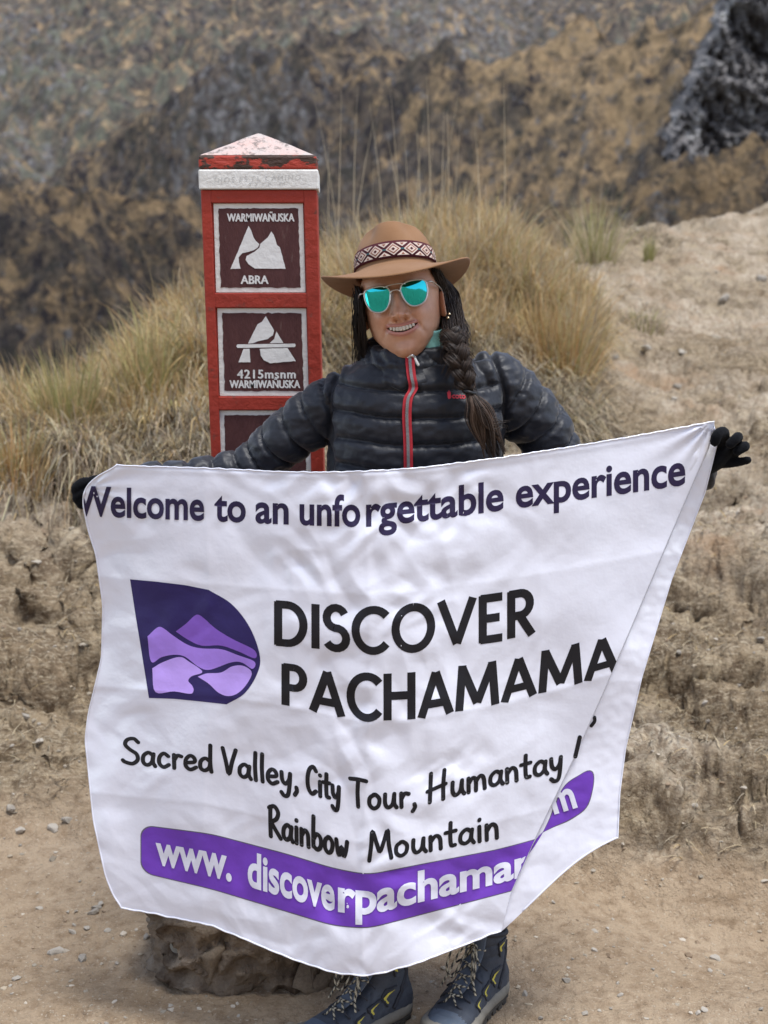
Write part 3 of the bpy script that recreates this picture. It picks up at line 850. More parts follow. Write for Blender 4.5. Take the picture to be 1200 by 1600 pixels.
# plaque openings as (top row, bottom row), and their left/right in pixels
OPEN = [(317, 458, 334, 476), (481, 620, 340, 481), (641, 785, 343, 486)]
xs_ = lambda u, v: float(fp(u, v)[0]) - LEAN * (zrow(v) - zt_)
xa = np.mean([xs_(o[2], (o[0] + o[1]) / 2) for o in OPEN]); xb = np.mean([xs_(o[3], (o[0] + o[1]) / 2) for o in OPEN])
for x0, x1 in ((xl, xa), (xb, xr)):
    solid('stile', *shaft_box(x0, x1, POST_Y, POST_Y + .012, .02, zt_ - .001), RED, post, .0025)
edges = [zt_ - .001] + [zrow(k) for o in OPEN for k in (o[0], o[1])] + [.02]
for i in range(0, len(edges), 2):
    solid('rail', *shaft_box(xa - .001, xb + .001, POST_Y + .0006, POST_Y + .012, edges[i + 1], edges[i]), RED, post, .002)
cx0, cx1 = xl - .003, xr + .004
z1, z2, z3 = zrow(296), zrow(265), zrow(243)
band = solid('white_band', *shaft_box(cx0, cx1, POST_Y - .006, POST_Y + DEPTH + .006, z1, z2), WHITE, post, .003)
solid('cap_collar', *shaft_box(cx0 + .001, cx1 - .003, POST_Y - .004, POST_Y + DEPTH + .004, z2 + .001, z3), CAPR, post, .004)
# pyramid cap, subdivided and chipped
ya, yb = POST_Y - .004, POST_Y + DEPTH + .004
apex = P(404, 207, (ya + yb) / 2)
base = [(cx0 + .003, ya + .002), (cx1 - .005, ya + .002), (cx1 - .005, yb - .002), (cx0 + .003, yb - .002)]
pm = new_mesh('cap', [(x + LEAN * (z3 - zt_), y, z3 + .0005) for x, y in base] + [tuple(apex)], [[0, 1, 4], [1, 2, 4], [2, 3, 4], [3, 0, 4], [3, 2, 1, 0]])
bm = bmesh.new(); bm.from_mesh(pm); bmesh.ops.recalc_face_normals(bm, faces=bm.faces[:])
bmesh.ops.bevel(bm, geom=bm.edges[:], offset=.004, segments=2, affect='EDGES', profile=.5)
bmesh.ops.triangulate(bm, faces=bm.faces[:]); bmesh.ops.subdivide_edges(bm, edges=bm.edges[:], cuts=6, use_grid_fill=True)
bm.to_mesh(pm); bm.free()
co = co_of(pm); co += no_of(pm) * (.0016 * fbm3(co[:, 0] * 60, co[:, 1] * 60, co[:, 2] * 60, 3, 2))[:, None]; set_co(pm, co)
obj('cap', pm, CAPM, post, True)

def on_face(name, shapes, e, m, parent, shear=True):
    """flat painted shape pressed onto a plaque, 0.8 mm thick"""
    mb = MB()
    for i, (v, f) in enumerate(shapes):
        q = np.array([fp(a, b, e + i * .00015) for a, b in v]); mb.add(q, [list(t) for t in f])
    return mb.build(name, m, parent, False)
def jag(pts, amp=.8, step=4):
    out = []
    for a, b in zip(pts, pts[1:] + pts[:1]):
        n = max(1, int(math.dist(a, b) / step))
        for k in range(n): out.append((a[0] + (b[0] - a[0]) * k / n + rng.normal(0, amp * .4), a[1] + (b[1] - a[1]) * k / n + rng.normal(0, amp * .4)))
    return out
PE = -.0075                                     # plaque face relative to the stiles
plaq = []
for (v0, v1, u0, u1) in OPEN:
    c = rect(u0 + 1, v0 + 1, u1 - 1, v1 - 1)
    pl = solid('plaque', *slab(c, -.0088, PE), WHITE, post)
    plaq.append(pl)
    inn = rect(u0 + 8.5, v0 + 8.5, u1 - 8.5, v1 - 8.5)
    on_face('painted_panel', [poly_fill(jag([tuple(q) for q in inn], 1.1, 5))], PE + .0008, MAROON, pl)
def sh(pts, z): return [(290 + x / 5.0, z + y / 5.0) for x, y in pts]
def embolden(t, u0, u1, b_, c_, sp=1.0):
    return [(v + np.array([[dx, dy]]), f) for v, f in [fit_text(t, u0, u1, b_, c_, .008, sp)] for dx, dy in ((0, 0), (.5, .25), (-.5, -.25))]
# plaque one: pass between two peaks
on_face('lettering', embolden('WARMIWAÑUSKA', 354.5, 459.5, 345.8, 333.0), PE + .0016, WHITE2, plaq[0])
on_face('lettering', embolden('ABRA', 376, 419, 443.5, 430), PE + .0016, WHITE2, plaq[0])
on_face('pictogram', [poly_fill(jag(sh([(490, 815), (510, 850), (530, 905), (550, 935), (575, 958), (560, 985), (530, 1005), (440, 1030), (412, 1060), (415, 1100), (428, 1150), (348, 1152)], 190), .3)),
                      poly_fill(jag(sh([(668, 858), (690, 890), (712, 965), (735, 980), (780, 1150), (540, 1148), (490, 1115), (466, 1080), (475, 1050), (540, 1015), (575, 985), (582, 955), (640, 905)], 190), .3))], PE + .0016, WHITE2, plaq[0])
# plaque two: peak with a level bar
on_face('lettering', embolden('4215msnm', 370.5, 461.5, 591.5, 577.5, 1.12), PE + .0016, WHITE2, plaq[1])
on_face('lettering', embolden('WARMIWAÑUSKA', 358.5, 468.5, 606.5, 594.0), PE + .0016, WHITE2, plaq[1])
on_face('pictogram', [poly_fill(jag(sh([(625, 170), (690, 285), (680, 320), (640, 350), (560, 368), (520, 385), (485, 385), (560, 235), (595, 215)], 460), .3)),
                      poly_fill(jag(sh([(708, 290), (762, 380), (655, 382), (690, 350)], 460), .3)),
                      poly_fill(sh([(398, 396), (404, 392), (852, 386), (860, 398), (852, 413), (404, 420), (396, 408)], 460)),
                      poly_fill(jag(sh([(450, 428), (497, 426), (505, 532), (410, 532)], 460), .3)),
                      poly_fill(jag(sh([(578, 426), (795, 420), (860, 522), (660, 540), (610, 515), (585, 480)], 460), .3))], PE + .0016, WHITE2, plaq[1])
# faint pen scrawl on the white band
SCR = mat('pen_scrawl', (.50, .50, .48), None, rough=.7)
scr = [fit_text('DIOS ES EL CAMINO', 336, 470, 283, 275, -.012, 1.3), fit_text('4215 M', 387, 446, 290.5, 285.5, -.012, 1.5)]
mb = MB()
for v, f in scr:
    v = v + np.c_[rng.normal(0, .15, len(v)), rng.normal(0, .15, len(v)) - (v[:, 0] - 400) * .035]
    mb.add(np.array([fp(a, b, .0066) for a, b in v]), f)
mb.build('scrawl', SCR, band, False)

# rough stone plinth at the foot
PLM = mat('mortared_rubble', (.16, .125, .09), (.27, .22, .165), 9, .95, spec=.15, bump=1, bscale=30, c3=(.07, .048, .032), scale3=7, amt3=(.5, .62), bump2=[(.6, 110)])
def rough_block(x0, x1, y0, y1, z0, z1, amp, seed, res=.012, freq=9):
    bm = bmesh.new(); bmesh.ops.create_cube(bm, size=1)
    n = int(max(x1 - x0, y1 - y0, z1 - z0) / res)
    bmesh.ops.subdivide_edges(bm, edges=bm.edges[:], cuts=min(n, 34), use_grid_fill=True)
    me = bpy.data.meshes.new('plinth'); bm.to_mesh(me); bm.free()
    c = co_of(me)
    c2 = c / np.maximum(1, np.linalg.norm(c * 1.35, ord=6, axis=1) / .62)[:, None]
    c = np.array([(x0 + x1) / 2, (y0 + y1) / 2, (z0 + z1) / 2]) + c2 * np.array([x1 - x0, y1 - y0, z1 - z0])
    set_co(me, c); n_ = no_of(me)
    dsp = amp * fbm3(c[:, 0] * freq, c[:, 1] * freq, c[:, 2] * freq * 1.3, 4, seed) + amp * .8 * (1 - 2 * np.abs(noise3(c[:, 0] * freq * 2.3, c[:, 1] * freq * 2.3, c[:, 2] * freq * 2.3, seed + 5)))
    set_co(me, c + n_ * dsp[:, None]); return me
pl = obj('plinth', rough_block(-.50, -.05, 2.87, 3.45, -.08, .25, .045, 4), PLM, post)
RUB = [mat('rubble_grey', (.30, .29, .25), (.42, .41, .36), 22, .9, spec=.2, bump=.7, bscale=60), mat('rubble_brown', (.22, .17, .12), (.33, .265, .19), 18, .9, spec=.2, bump=.7, bscale=60)]
for i, (x, y, z, s, k) in enumerate(((-.415, 2.92, .165, .075, 0), (-.33, 2.905, .12, .060, 1), (-.375, 2.895, .035, .085, 1), (-.22, 2.90, .15, .075, 1), (-.13, 2.90, .055, .105, 1), (-.45, 2.95, .08, .060, 0), (-.26, 2.90, .03, .055, 1), (-.32, 2.92, .20, .065, 0), (-.17, 2.92, .20, .06, 1))):
    me = stone_mesh(40 + i, 3); me.materials.append(RUB[k]); set_smooth(me, True)
    c = co_of(me); set_co(me, c * np.array([1.15, 1, 1.1]) + .12 * np.stack([noise3(c[:, 0] * 2.2 + 9 * k_, c[:, 1] * 2.2, c[:, 2] * 2.2, i + k_) for k_ in range(3)], -1) + no_of(me) * (.075 * fbm3(c[:, 0] * 6, c[:, 1] * 7, c[:, 2] * 7, 3, i))[:, None])
    o = bpy.data.objects.new('stone', me); COL.objects.link(o); o.parent = pl
    o.matrix_parent_inverse = Matrix.Translation((0, 0, 0)); o.location = (x, y + .022, z); o.scale = (s, s * .8, s * .95); o.rotation_euler = (rng.normal(0, .4), rng.normal(0, .5), rng.uniform(0, 6))
    o.matrix_parent_inverse = Matrix.Identity(4)
# ================================================================== person
PY = 2.88                                       # distance of the body axis
person = thing('person', 'person in navy puffer jacket, felt hat and mirrored sunglasses holding the banner', 'person', (.06, PY, 0))
SKIN = mat('skin', (1.06, 1.04, 1.02), (.80, .72, .68), 38, .42, spec=.5, attr='Col', sss=.10, bump=.25, bscale=650)
NAVY = mat('navy_nylon', (.0052, .0063, .0108), (.0072, .0086, .0142), 30, .50, spec=.38, bump=.18, bscale=150, bump2=[(.10, 60)], sheen=.15, stretch=(1, 1, 1))
PANTS = mat('dark_trousers', (.020, .018, .026), (.03, .027, .036), 30, .8, spec=.3, bump=.3, bscale=200)
KNIT = mat('black_knit', (.0030, .0032, .0045), (.0055, .006, .008), 200, .95, spec=.12, bump=.8, bscale=420, sheen=.04)

# ---- head --------------------------------------------------------
def rotm(ax, deg): return np.array(Matrix.Rotation(math.radians(deg), 3, ax))
HR = rotm('Z', -5) @ rotm('Y', -10.5) @ rotm('X', -7)
HS = 1.0
H0 = P(619.5, 461, 2.785) - HR @ np.array([0, -.092, .012])
def hd(p): return np.asarray(p, float) @ HR.T * HS + H0

def face_shape(x, y, z):
    """push a unit skull (already in metres) into a smiling face; front is -Y."""
    g = lambda cx, cz, sx, sz: np.exp(-((x - cx) / sx) ** 2 - ((z - cz) / sz) ** 2)
    fr = smooth01(.02, -.045, y)
    ax = np.abs(x)
    d = 0
    d = d + .004 * g(0, .036, .05, .012)                                  # brow
    d = d - .011 * (g(.031, .014, .017, .012) + g(-.031, .014, .017, .012))
    tz = np.clip((.018 - z) / .044, 0, 1)                                  # nose
    zb = -.0365 + .50 * np.minimum(ax, .016)
    und = smooth01(zb - .0050, zb + .0050, z)
    top = smooth01(.030, .012, z)
    d = d + top * und * (.0085 + .0150 * tz ** 1.25) * np.exp(-np.abs(x / (.0095 + .0020 * tz)) ** 2) + .0085 * g(0, -.0235, .0095, .0085)
    d = d + .0120 * (g(.0140, -.0278, .0050, .0056) + g(-.0140, -.0278, .0050, .0056)) - .0060 * (g(.0072, -.0345, .0036, .0024) + g(-.0072, -.0345, .0036, .0024)) - .0026 * (g(.0195, -.026, .0025, .008) + g(-.0195, -.026, .0025, .008))
    d = d + .0070 * (g(.040, -.024, .017, .015) + g(-.040, -.024, .017, .015))   # smiling cheeks
    # fold from nose to mouth corner
    zz = np.clip((-.026 - z) / .036, 0, 1)
    fx = .020 + .019 * zz
    d = d - .0021 * np.exp(-((ax - fx) / .0048) ** 2) * smooth01(-.024, -.032, z) * smooth01(-.074, -.058, z)
    d = d + .0035 * g(0, -.052, .034, .020)                               # muzzle
    # mouth
    mc = -.0525 + .0075 * np.minimum(ax / .029, 1.3) ** 2
    hw = .0300
    e = np.maximum(0, 1 - (x / hw) ** 2)
    up = mc + .0050 * e ** .7; lo = mc - .0047 * e ** .7
    lipu = np.exp(-((z - (up + .0030)) / .0034) ** 2) * smooth01(1.12, .8, ax / hw)
    lipl = np.exp(-((z - (lo - .0042)) / .0046) ** 2) * smooth01(1.05, .6, ax / hw)
    d = d + .0028 * lipu + .0040 * lipl
    d = d - .0035 * np.exp(-((ax - .0305) / .004) ** 2 - ((z + .047) / .005) ** 2)
    d = d - .0030 * g(0, -.0735, .018, .006)                              # under the lip
    opening = (smooth01(0, .0012, up - z) * smooth01(0, .0012, z - lo)) * (ax < hw)
    d = d * fr - .012 * opening * fr
    d = d + fr * .0085 * g(0, -.0965, .019, .016)                         # chin
    lips = np.clip(np.maximum(smooth01(.0056, .0030, np.abs(z - (up + .0022))) * (z > up - .001), smooth01(.0068, .0040, np.abs(z - (lo - .0032))) * (z < lo + .001)), 0, 1)
    lips = lips * smooth01(1.08, .98, ax / hw) * fr
    return d, opening * fr, lips

nph, nth = 300, 260
ph = np.linspace(-1, 1, nph, endpoint=False)
ph = np.pi * (.45 * ph + .55 * np.sign(ph) * np.abs(ph) ** 2.2)           # denser towards the face (phi = 0 is the front)
th = np.linspace(.001, 1, nth)
thz = np.cos(np.pi * (th * .30 + .70 * (th + .0)) )                        # 1 .. -1
zs = np.linspace(.118, -.1095, nth)
# vertical profile: half widths and depths at heights
zk = np.array([.118, .112, .10, .08, .05, .02, -.01, -.035, -.055, -.075, -.09, -.102, -.1095])
hwk = np.array([.004, .024, .043, .060, .0715, .0745, .0730, .0695, .0640, .0555, .0455, .0330, .020])
fk = np.array([.004, .03, .055, .075, .0885, .0905, .0885, .0875, .0880, .0865, .0835, .0760, .060])   # forward extent
bk_ = np.array([.004, .035, .060, .084, .098, .102, .096, .080, .060, .046, .040, .036, .032])        # backward extent
ff_ = lambda k: np.interp(zs[::-1], zk[::-1], k[::-1])[::-1]
ker = np.hanning(15); ker /= ker.sum()
sm1 = lambda a: np.convolve(np.pad(a, 7, 'edge'), ker, 'valid')
hwz, fz, bz_ = sm1(ff_(hwk)), sm1(ff_(fk)), sm1(ff_(bk_))
PH, ZI = np.meshgrid(ph, np.arange(nth))
cs, sn = np.cos(PH), np.sin(PH)
ex = 2 / 2.35
X = np.sign(sn) * np.abs(sn) ** ex * hwz[ZI]
Y = -np.where(cs > 0, np.abs(cs) ** (2 / 2.15) * fz[ZI], -np.abs(cs) * bz_[ZI])
Z = zs[ZI] + 0 * X
# the jaw line slopes up towards the ear
jaw = smooth01(-.05, -.11, Z) * smooth01(-.07, .02, Y)
Z = Z + jaw * .040
D, OPENM, LIPS = face_shape(X, Y, Z)
Y2 = Y - D
hv = np.stack([X, Y2, Z], -1).reshape(-1, 3)
hf = grid_faces(nth, nph, True)
skin_c = np.array([.500, .272, .168]); lip_c = np.array([.43, .185, .140])
cheek = (np.exp(-((np.abs(X) - .040) / .02) ** 2 - ((Z + .025) / .02) ** 2) + np.exp(-(X / .012) ** 2 - ((Z + .025) / .012) ** 2)) * (Y < 0)
hc = skin_c[None, None] * (1 - .0 * X[..., None]) 
hc = hc * (1 - .35 * np.clip(cheek, 0, 1)[..., None]) + np.array([.54, .245, .150]) * .35 * np.clip(cheek, 0, 1)[..., None]
hc = hc * (1 - LIPS[..., None]) + lip_c * LIPS[..., None]
hc = hc * (1 - OPENM[..., None]) + np.array([.030, .010, .009]) * OPENM[..., None]
# ears and neck join the same body mesh
def ear(s):
    u = np.linspace(0, 2 * np.pi, 24, endpoint=False)
    rings = []
    for k, (o, sc) in enumerate(((-.008, .6), (0, .8), (.005, .80), (.007, .7), (.004, .5), (.003, .2))):
        rings.append(np.stack([np.full(24, s * (.071 + o + .004)), -.006 + .016 * sc * np.cos(u) + .006 * np.sin(u) - 1.2 * o, -.012 + .031 * sc * np.sin(u)], -1))
    v, f = loft(rings); return v, f
body = MB()
body.add(hd(hv), [list(q) for q in hf], hc.reshape(-1, 3))
for s in (-1, 1):
    v, f = ear(s); body.add(hd(v), f, np.broadcast_to(skin_c * .95, v.shape))
nb = P(640, 600, PY)
nk = spline([hd([0, .02, -.03]), hd([0, .022, -.08]), nb + [0, .0, .03], nb + [0, 0, -.08]], 14)
v, f = tube(nk, np.linspace(.052, .060, 14), 28); body.add(v, f, np.broadcast_to(skin_c * .95, v.shape))
# trunk and limbs under the clothes
SH_L, SH_R = P(532, 627, PY), P(774, 603, PY)           # shoulder joints (image left / image right)
EL_L, WR_L, HA_L = P(375, 738, PY + .03), P(196, 765, PY - .02), P(128, 770, PY - .06)
EL_R, WR_R, HA_R = P(900, 742, PY + .05), P(1085, 740, PY + .02), P(1128, 712, PY - .01)
HIP = [np.array([-.03, PY, .80]), np.array([.15, PY, .80])]
BOOTS = [((.048, 2.790), (-.158, 2.600)), ((.243, 2.880), (.092, 2.640))]
ANK = [np.array([h_[0] + (t_[0] - h_[0]) * .2, h_[1] + (t_[1] - h_[1]) * .2, .11]) for h_, t_ in BOOTS]
KNEE = [np.array([-.035, PY - .045, .45]), np.array([.205, PY - .02, .45])]
cx = .062
limb = [tube(spline([[cx, PY, .78], [cx, PY, 1.0], [cx, PY, 1.2], [cx, PY, 1.3]], 12), [.12, .12, .11, .11, .11, .11, .115, .115, .11, .10, .08, .06], 20)]
for s, e, w_, h in ((SH_L, EL_L, WR_L, HA_L), (SH_R, EL_R, WR_R, HA_R)):
    limb.append(tube(spline([np.array([cx, PY, 1.26]), s, e, w_, w_ * .7 + h * .3], 24), np.interp(np.linspace(0, 1, 24), [0, .3, .5, .8, 1], [.03, .036, .034, .026, .022]), 14))
for h, k_, a in zip(HIP, KNEE, ANK):
    limb.append(tube(spline([h, k_, a], 20), np.interp(np.linspace(0, 1, 20), [0, .5, .65, 1], [.085, .055, .050, .028]), 16))
bm_ = remesh(limb, .012, 3, 'body')
body.add(co_of(bm_), [list(p.vertices) for p in bm_.polygons], np.broadcast_to(skin_c, (len(bm_.vertices), 3)))
bo = body.build('body', SKIN, person)
# teeth, each its own
TEETH = mat('teeth', (.56, .49, .39), None, rough=.3, spec=.5)
for i in range(8):
    xx = (i - 3.5) * .0060
    wz = (.0032, .0031, .0029, .0027)[int(abs(i - 3.5))]
    zc = -.0510 + .0066 * (xx / .029) ** 2
    yy = -.0925 + 9.0 * xx ** 2
    hgt = (.0042, .0039, .0036, .0030)[int(abs(i - 3.5))]
    tv, tf = [], None
    u = np.linspace(0, 2 * np.pi, 14, endpoint=False)
    sq = lambda c: np.sign(c) * np.abs(c) ** .5
    rings = [np.stack([xx + wz * k * sq(np.cos(u)), np.full(14, yy - o) + .0008 * np.cos(u) ** 2, zc + hgt * k * sq(np.sin(u))], -1) for k, o in ((1, -.004), (1, 0), (.9, .0010), (.6, .0015), (.1, .0017))]
    v, f = loft(rings); build('tooth', hd(v), f, TEETH, bo)
# earrings
GOLD = mat('earring_metal', (.75, .62, .40), None, rough=.2, metal=1)
for p in ([.0835, -.020, -.041], [.0870, -.014, -.034], [-.0835, -.018, -.041]):
    bm = bmesh.new(); bmesh.ops.create_uvsphere(bm, u_segments=10, v_segments=7, radius=.0030)
    me = bpy.data.meshes.new('earring'); bm.to_mesh(me); bm.free(); set_co(me, co_of(me) + hd([p])[0]); obj('earring', me, GOLD, person)

# ---- sunglasses ------------------------------------------------------
STEEL = mat('matt_silver', (.55, .54, .52), None, rough=.32, metal=.9)
LENS = mat('mirror_lens', (.030, .50, .50), None, rough=.04, metal=1.0)
sg = build('sunglasses', *tube(hd(spline([[-.0205, -.1035, .0285], [-.008, -.1085, .0305], [.008, -.1085, .0305], [.0205, -.1035, .0285]], 14)), .0011, 8), STEEL, person)
build('bridge', *tube(hd(spline([[-.0095, -.1060, .0150], [-.005, -.1095, .0195], [.005, -.1095, .0195], [.0095, -.1060, .0150]], 14)), .0013, 8), STEEL, sg)
LP = np.array([(-.0245, .010), (-.020, .019), (-.008, .0235), (.008, .0240), (.021, .0215), (.0252, .013), (.0242, -.002), (.0165, -.0175), (.002, -.0235), (-.011, -.0205), (-.020, -.008)])
for s in (-1, 1):
    q = spline(np.r_[LP, LP[:1]], 67)[:-1]
    cxl, czl = .0338, .0085
    xx = s * (cxl + q[:, 0]); zz = czl + q[:, 1]
    def wrap(x, z): return np.stack([x, -.1035 + .95 * (np.abs(x) - .01) ** 2 * 4.0 + .0 * z, z + 0 * x], -1)
    rim = wrap(xx, zz)
    v, f = tube(np.r_[rim, rim[:2]], .0016, 8, cap=False); build('rim', hd(v), f, STEEL, sg)
    rr = np.linspace(0, 1, 9)[:, None]
    lx = s * cxl + rr * (xx - s * cxl)[None]; lz = czl + rr * (zz - czl)[None]
    lv = wrap(lx, lz); lv[..., 1] -= .0016 * (1 - rr ** 2)
    build('lens', hd(lv.reshape(-1, 3)), grid_faces(9, len(xx), True), LENS, sg)
    tp = spline([[s * .0585, -.093, .026], [s * .069, -.086, .025], [s * .078, -.03, .018], [s * .080, .01, .010], [s * .078, .03, -.01]], 18)
    build('temple', *tube(hd(tp), .0015, 8), STEEL, sg)

# ---- hat --------------------------------------------------------------
FELT = mat('camel_felt', (.205, .108, .054), (.235, .130, .068), 26, .95, spec=.1, bump=.25, bscale=350, sheen=.08)
HATR = rotm('Z', -5) @ rotm('Y', -7.5) @ rotm('X', -13)
HATO = P(619, 429, 2.875)
def ht(p): return np.asarray(p, float) @ HATR.T + HATO
nphi = 160
phi = np.linspace(0, 2 * np.pi, nphi, endpoint=False)         # 0 = right, -pi/2 = front
cph, sph = np.cos(phi), np.sin(phi)
A0, B0 = .0785, .097
def crown_ring(h):
    """ring of the crown at relative height h (0..1)"""
    t = 1 - .12 * h - .24 * h ** 4
    x = A0 * t * cph; y = B0 * (1 - .10 * h - .20 * h ** 4) * sph
    front = smooth01(.1, 1, -sph)
    # front pinch: sides of the front pushed in
    pin = smooth01(.35, .95, h) * np.exp(-((np.abs(x) - .046) / .022) ** 2) * smooth01(-.01, -.07, y)
    x = x * (1 - .26 * pin); y = y + .013 * pin
    return np.stack([x, y, .080 * h + .008 * h * np.maximum(0, -sph) + 0 * x], -1)
rings = []
# brim: underside edge -> top edge -> crown foot
def brim(r, under=0.0):
    a = A0 + (.1435 - A0) * r; b = B0 + (.162 - B0) * r
    fr = np.maximum(0, -sph) ** 1.5; bkx = np.maximum(0, sph) ** 1.5; sd = cph ** 2
    z = -.034 * r ** 1.25 * fr - .022 * r ** 1.2 * bkx + .012 * r ** 2.0 * sd
    return np.stack([a * cph, b * sph, z - under], -1)
hin = []
for h in (.9, .6, .3, 0.02): q = crown_ring(h) * [.965, .965, 1]; hin.append(q + [0, 0, -.004])
for r in (0, .2, .4, .6, .8, .95, .99): rings.append(brim(r, .0035))
rings.append(brim(1.005, .0018))
for r in (.99, .95, .8, .6, .4, .2, .08, .02): rings.append(brim(r) + [0, 0, .006 * math.exp(-r / .06)])
for h in (.06, .12, .2, .3, .4, .5, .6, .7, .78, .85, .9, .94, .97, .99): rings.append(crown_ring(h))
tip = crown_ring(1.0)
for k in (.95, .85, .7, .5, .3, .1):                          # top with a teardrop crease
    q = tip * [k, k, 1]
    dent = .020 * np.exp(-(q[:, 0] / .020) ** 2) * smooth01(-.085, -.03, q[:, 1]) * smooth01(.09, .03, q[:, 1])
    q[:, 2] = tip[:, 2] + .012 * (1 - k ** 2.2) - dent * (1 - k ** 3)
    rings.append(q)
rings = hin + rings
v, f = loft(rings)
hat = build('hat', ht(v), f, FELT, person)
# woven band
bandz = (.010, .040)
BAND = mat('maroon_weave', (.055, .012, .018), (.08, .02, .025), 90, .95, spec=.15, bump=.6, bscale=500)
def band_pt(ang, h, e):                                         # ang in radians from the front, to the right; h 0..1
    z = bandz[0] + h * (bandz[1] - bandz[0]); hh = z / .080
    t = 1 - .12 * hh - .24 * hh ** 4
    x = (A0 * t + e) * np.sin(ang); y = -(B0 * (1 - .10 * hh - .20 * hh ** 4) + e) * np.cos(ang)
    return np.stack([x, y, z + .008 * hh * np.maximum(0, np.cos(ang)) + 0 * x], -1)
an = np.linspace(0, 2 * np.pi, 140, endpoint=False)
rr = [band_pt(an, np.full(140, h), e) for h, e in ((0, .0005), (0, .0025), (.5, .003), (1, .0025), (1, .0005))]
v, f = loft(rr, False); hb = build('hat_band', ht(v), f, BAND, hat)
CREAM = mat('cream_thread', (.60, .50, .43), (.50, .38, .32), 120, .95, spec=.1, bump=.6, bscale=500)
OCHRE = mat('rust_thread', (.26, .10, .055), (.19, .07, .05), 120, .95, spec=.1, bump=.6, bscale=500)
TEALT = mat('teal_thread', (.035, .09, .10), None, rough=.95, spec=.1)
W = .44                                                         # angle of one motif
def motif(pts, e, m, a0, closed=True):
    v2, f2 = poly_fill(pts)
    bm = bmesh.new(); vs = [bm.verts.new((a, b, 0)) for a, b in v2]
    for t in f2: bm.faces.new([vs[i] for i in t])
    bmesh.ops.subdivide_edges(bm, edges=bm.edges[:], cuts=2, use_grid_fill=True)
    bmesh.ops.triangulate(bm, faces=bm.faces[:]); bm.verts.index_update()
    q = np.array([w_.co for w_ in bm.verts]); fc = [[w_.index for w_ in t.verts] for t in bm.faces]; bm.free()
    return band_pt(a0 + q[:, 0] * W, .5 + q[:, 1], e), fc
for k in range(-7, 8):
    a0 = k * W + .10
    for nm, pts, e, m in (('diamond', [(-.44, 0), (0, -.36), (.44, 0), (0, .36)], .0034, CREAM), ('diamond_ring', [(-.33, 0), (0, -.27), (.33, 0), (0, .27)], .0038, OCHRE),
                          ('diamond_core', [(-.25, 0), (0, -.20), (.25, 0), (0, .20)], .0042, CREAM), ('diamond_eye', [(-.10, 0), (0, -.09), (.10, 0), (0, .09)], .0046, BAND)):
        v, f = motif(pts, e, m, a0); build(nm, ht(v), f, m, hat, False)
    for s in (-1, 1):
        v, f = motif([(.5 - .34, s * .38), (.5 + .34, s * .38), (.5, s * .13)], .0034, CREAM, a0); build('triangle', ht(v), f, CREAM, hat, False)
        v, f = motif([(.5 - .10, s * .34), (.5 + .10, s * .34), (.5, s * .22)], .0038, OCHRE, a0); build('triangle_core', ht(v), f, OCHRE, hat, False)
    v, f = motif([(.40, -.05), (.60, -.05), (.60, .05), (.40, .05)], .0036, TEALT, a0); build('knot', ht(v), f, TEALT, hat, False)

# ---- jacket -----------------------------------------------------------
def ell(z, x, hw, hd_, n=40, p=2.5, y=PY):
    a = np.arange(n) / n * 2 * np.pi; c, s = np.cos(a), np.sin(a)
    return np.stack([x + hw * np.sign(c) * np.abs(c) ** (2 / p), y + hd_ * np.sign(s) * np.abs(s) ** (2 / p), np.full(n, z)], -1)
tor = [ell(z, x, hw, dd) for z, x, hw, dd in ((.72, .062, .190, .135), (.80, .062, .190, .135), (.90, .062, .182, .130), (1.0, .062, .176, .126), (1.10, .063, .172, .124), (1.18, .064, .172, .124), (1.24, .066, .170, .116), (1.275, .066, .158, .104), (1.305, .066, .128, .088), (1.33, .066, .092, .074), (1.345, .066, .075, .065))]
AXL = spline([P(566, 612, PY), SH_L, P(455, 678, PY + .015), EL_L, WR_L], 60)
AXR = spline([P(750, 600, PY), SH_R, P(842, 664, PY + .02), EL_R, WR_R], 60)
arms = [tube(AXL, np.interp(np.linspace(0, 1, 60), [0, .15, .35, .6, 1], [.050, .053, .053, .047, .040]), 24, round_end=True),
        tube(AXR, np.interp(np.linspace(0, 1, 60), [0, .15, .35, .6, 1], [.053, .058, .060, .052, .040]), 24, round_end=True)]
jm = remesh([loft(tor)] + arms, .0037, 16, 'jacket')
jc, jn = co_of(jm), no_of(jm)
def arc(ax, p):
    """arclength of the nearest point of an axis and the distance to it"""
    s = np.r_[0, np.cumsum(np.linalg.norm(np.diff(ax, axis=0), axis=1))]
    best = np.full(len(p), 1e9); at = np.zeros(len(p))
    for i in range(len(ax) - 1):
        a, b = ax[i], ax[i + 1]; ab = b - a; L2 = ab @ ab
        t = np.clip(((p - a) @ ab) / L2, 0 if i else -3, 1 if i < len(ax) - 2 else 3)
        d = np.linalg.norm(p - (a + t[:, None] * ab), axis=1); m = d < best
        best = np.where(m, d, best); at = np.where(m, s[i] + t * math.sqrt(L2), at)
    return at, best
SEAML, SEAMR = float(P(519, 640, PY)[0]), float(P(785, 640, PY)[0])
wob = .006 * fbm3(jc[:, 0] * 9, jc[:, 1] * 9, jc[:, 2] * 9, 2, 3)
curveL = SEAML + .02 * np.maximum(0, (jc[:, 2] - 1.26)) / .06 + wob * .6
curveR = SEAMR - .02 * np.maximum(0, (jc[:, 2] - 1.26)) / .06 + wob * .6
sL, _ = arc(AXL, jc); sR, _ = arc(AXR, jc)
isL = jc[:, 0] < curveL; isR = jc[:, 0] > curveR
PER = .0500
qt = (jc[:, 2] - 1.1335 + .012 * np.cos((jc[:, 0] - .06) * 9) + wob * .7) / PER
qa = np.where(isL, (sL + wob * 1.5 + .25 * (jc[:, 1] - PY)) / .050, (sR + wob * 1.5 + .25 * (jc[:, 1] - PY)) / .050)
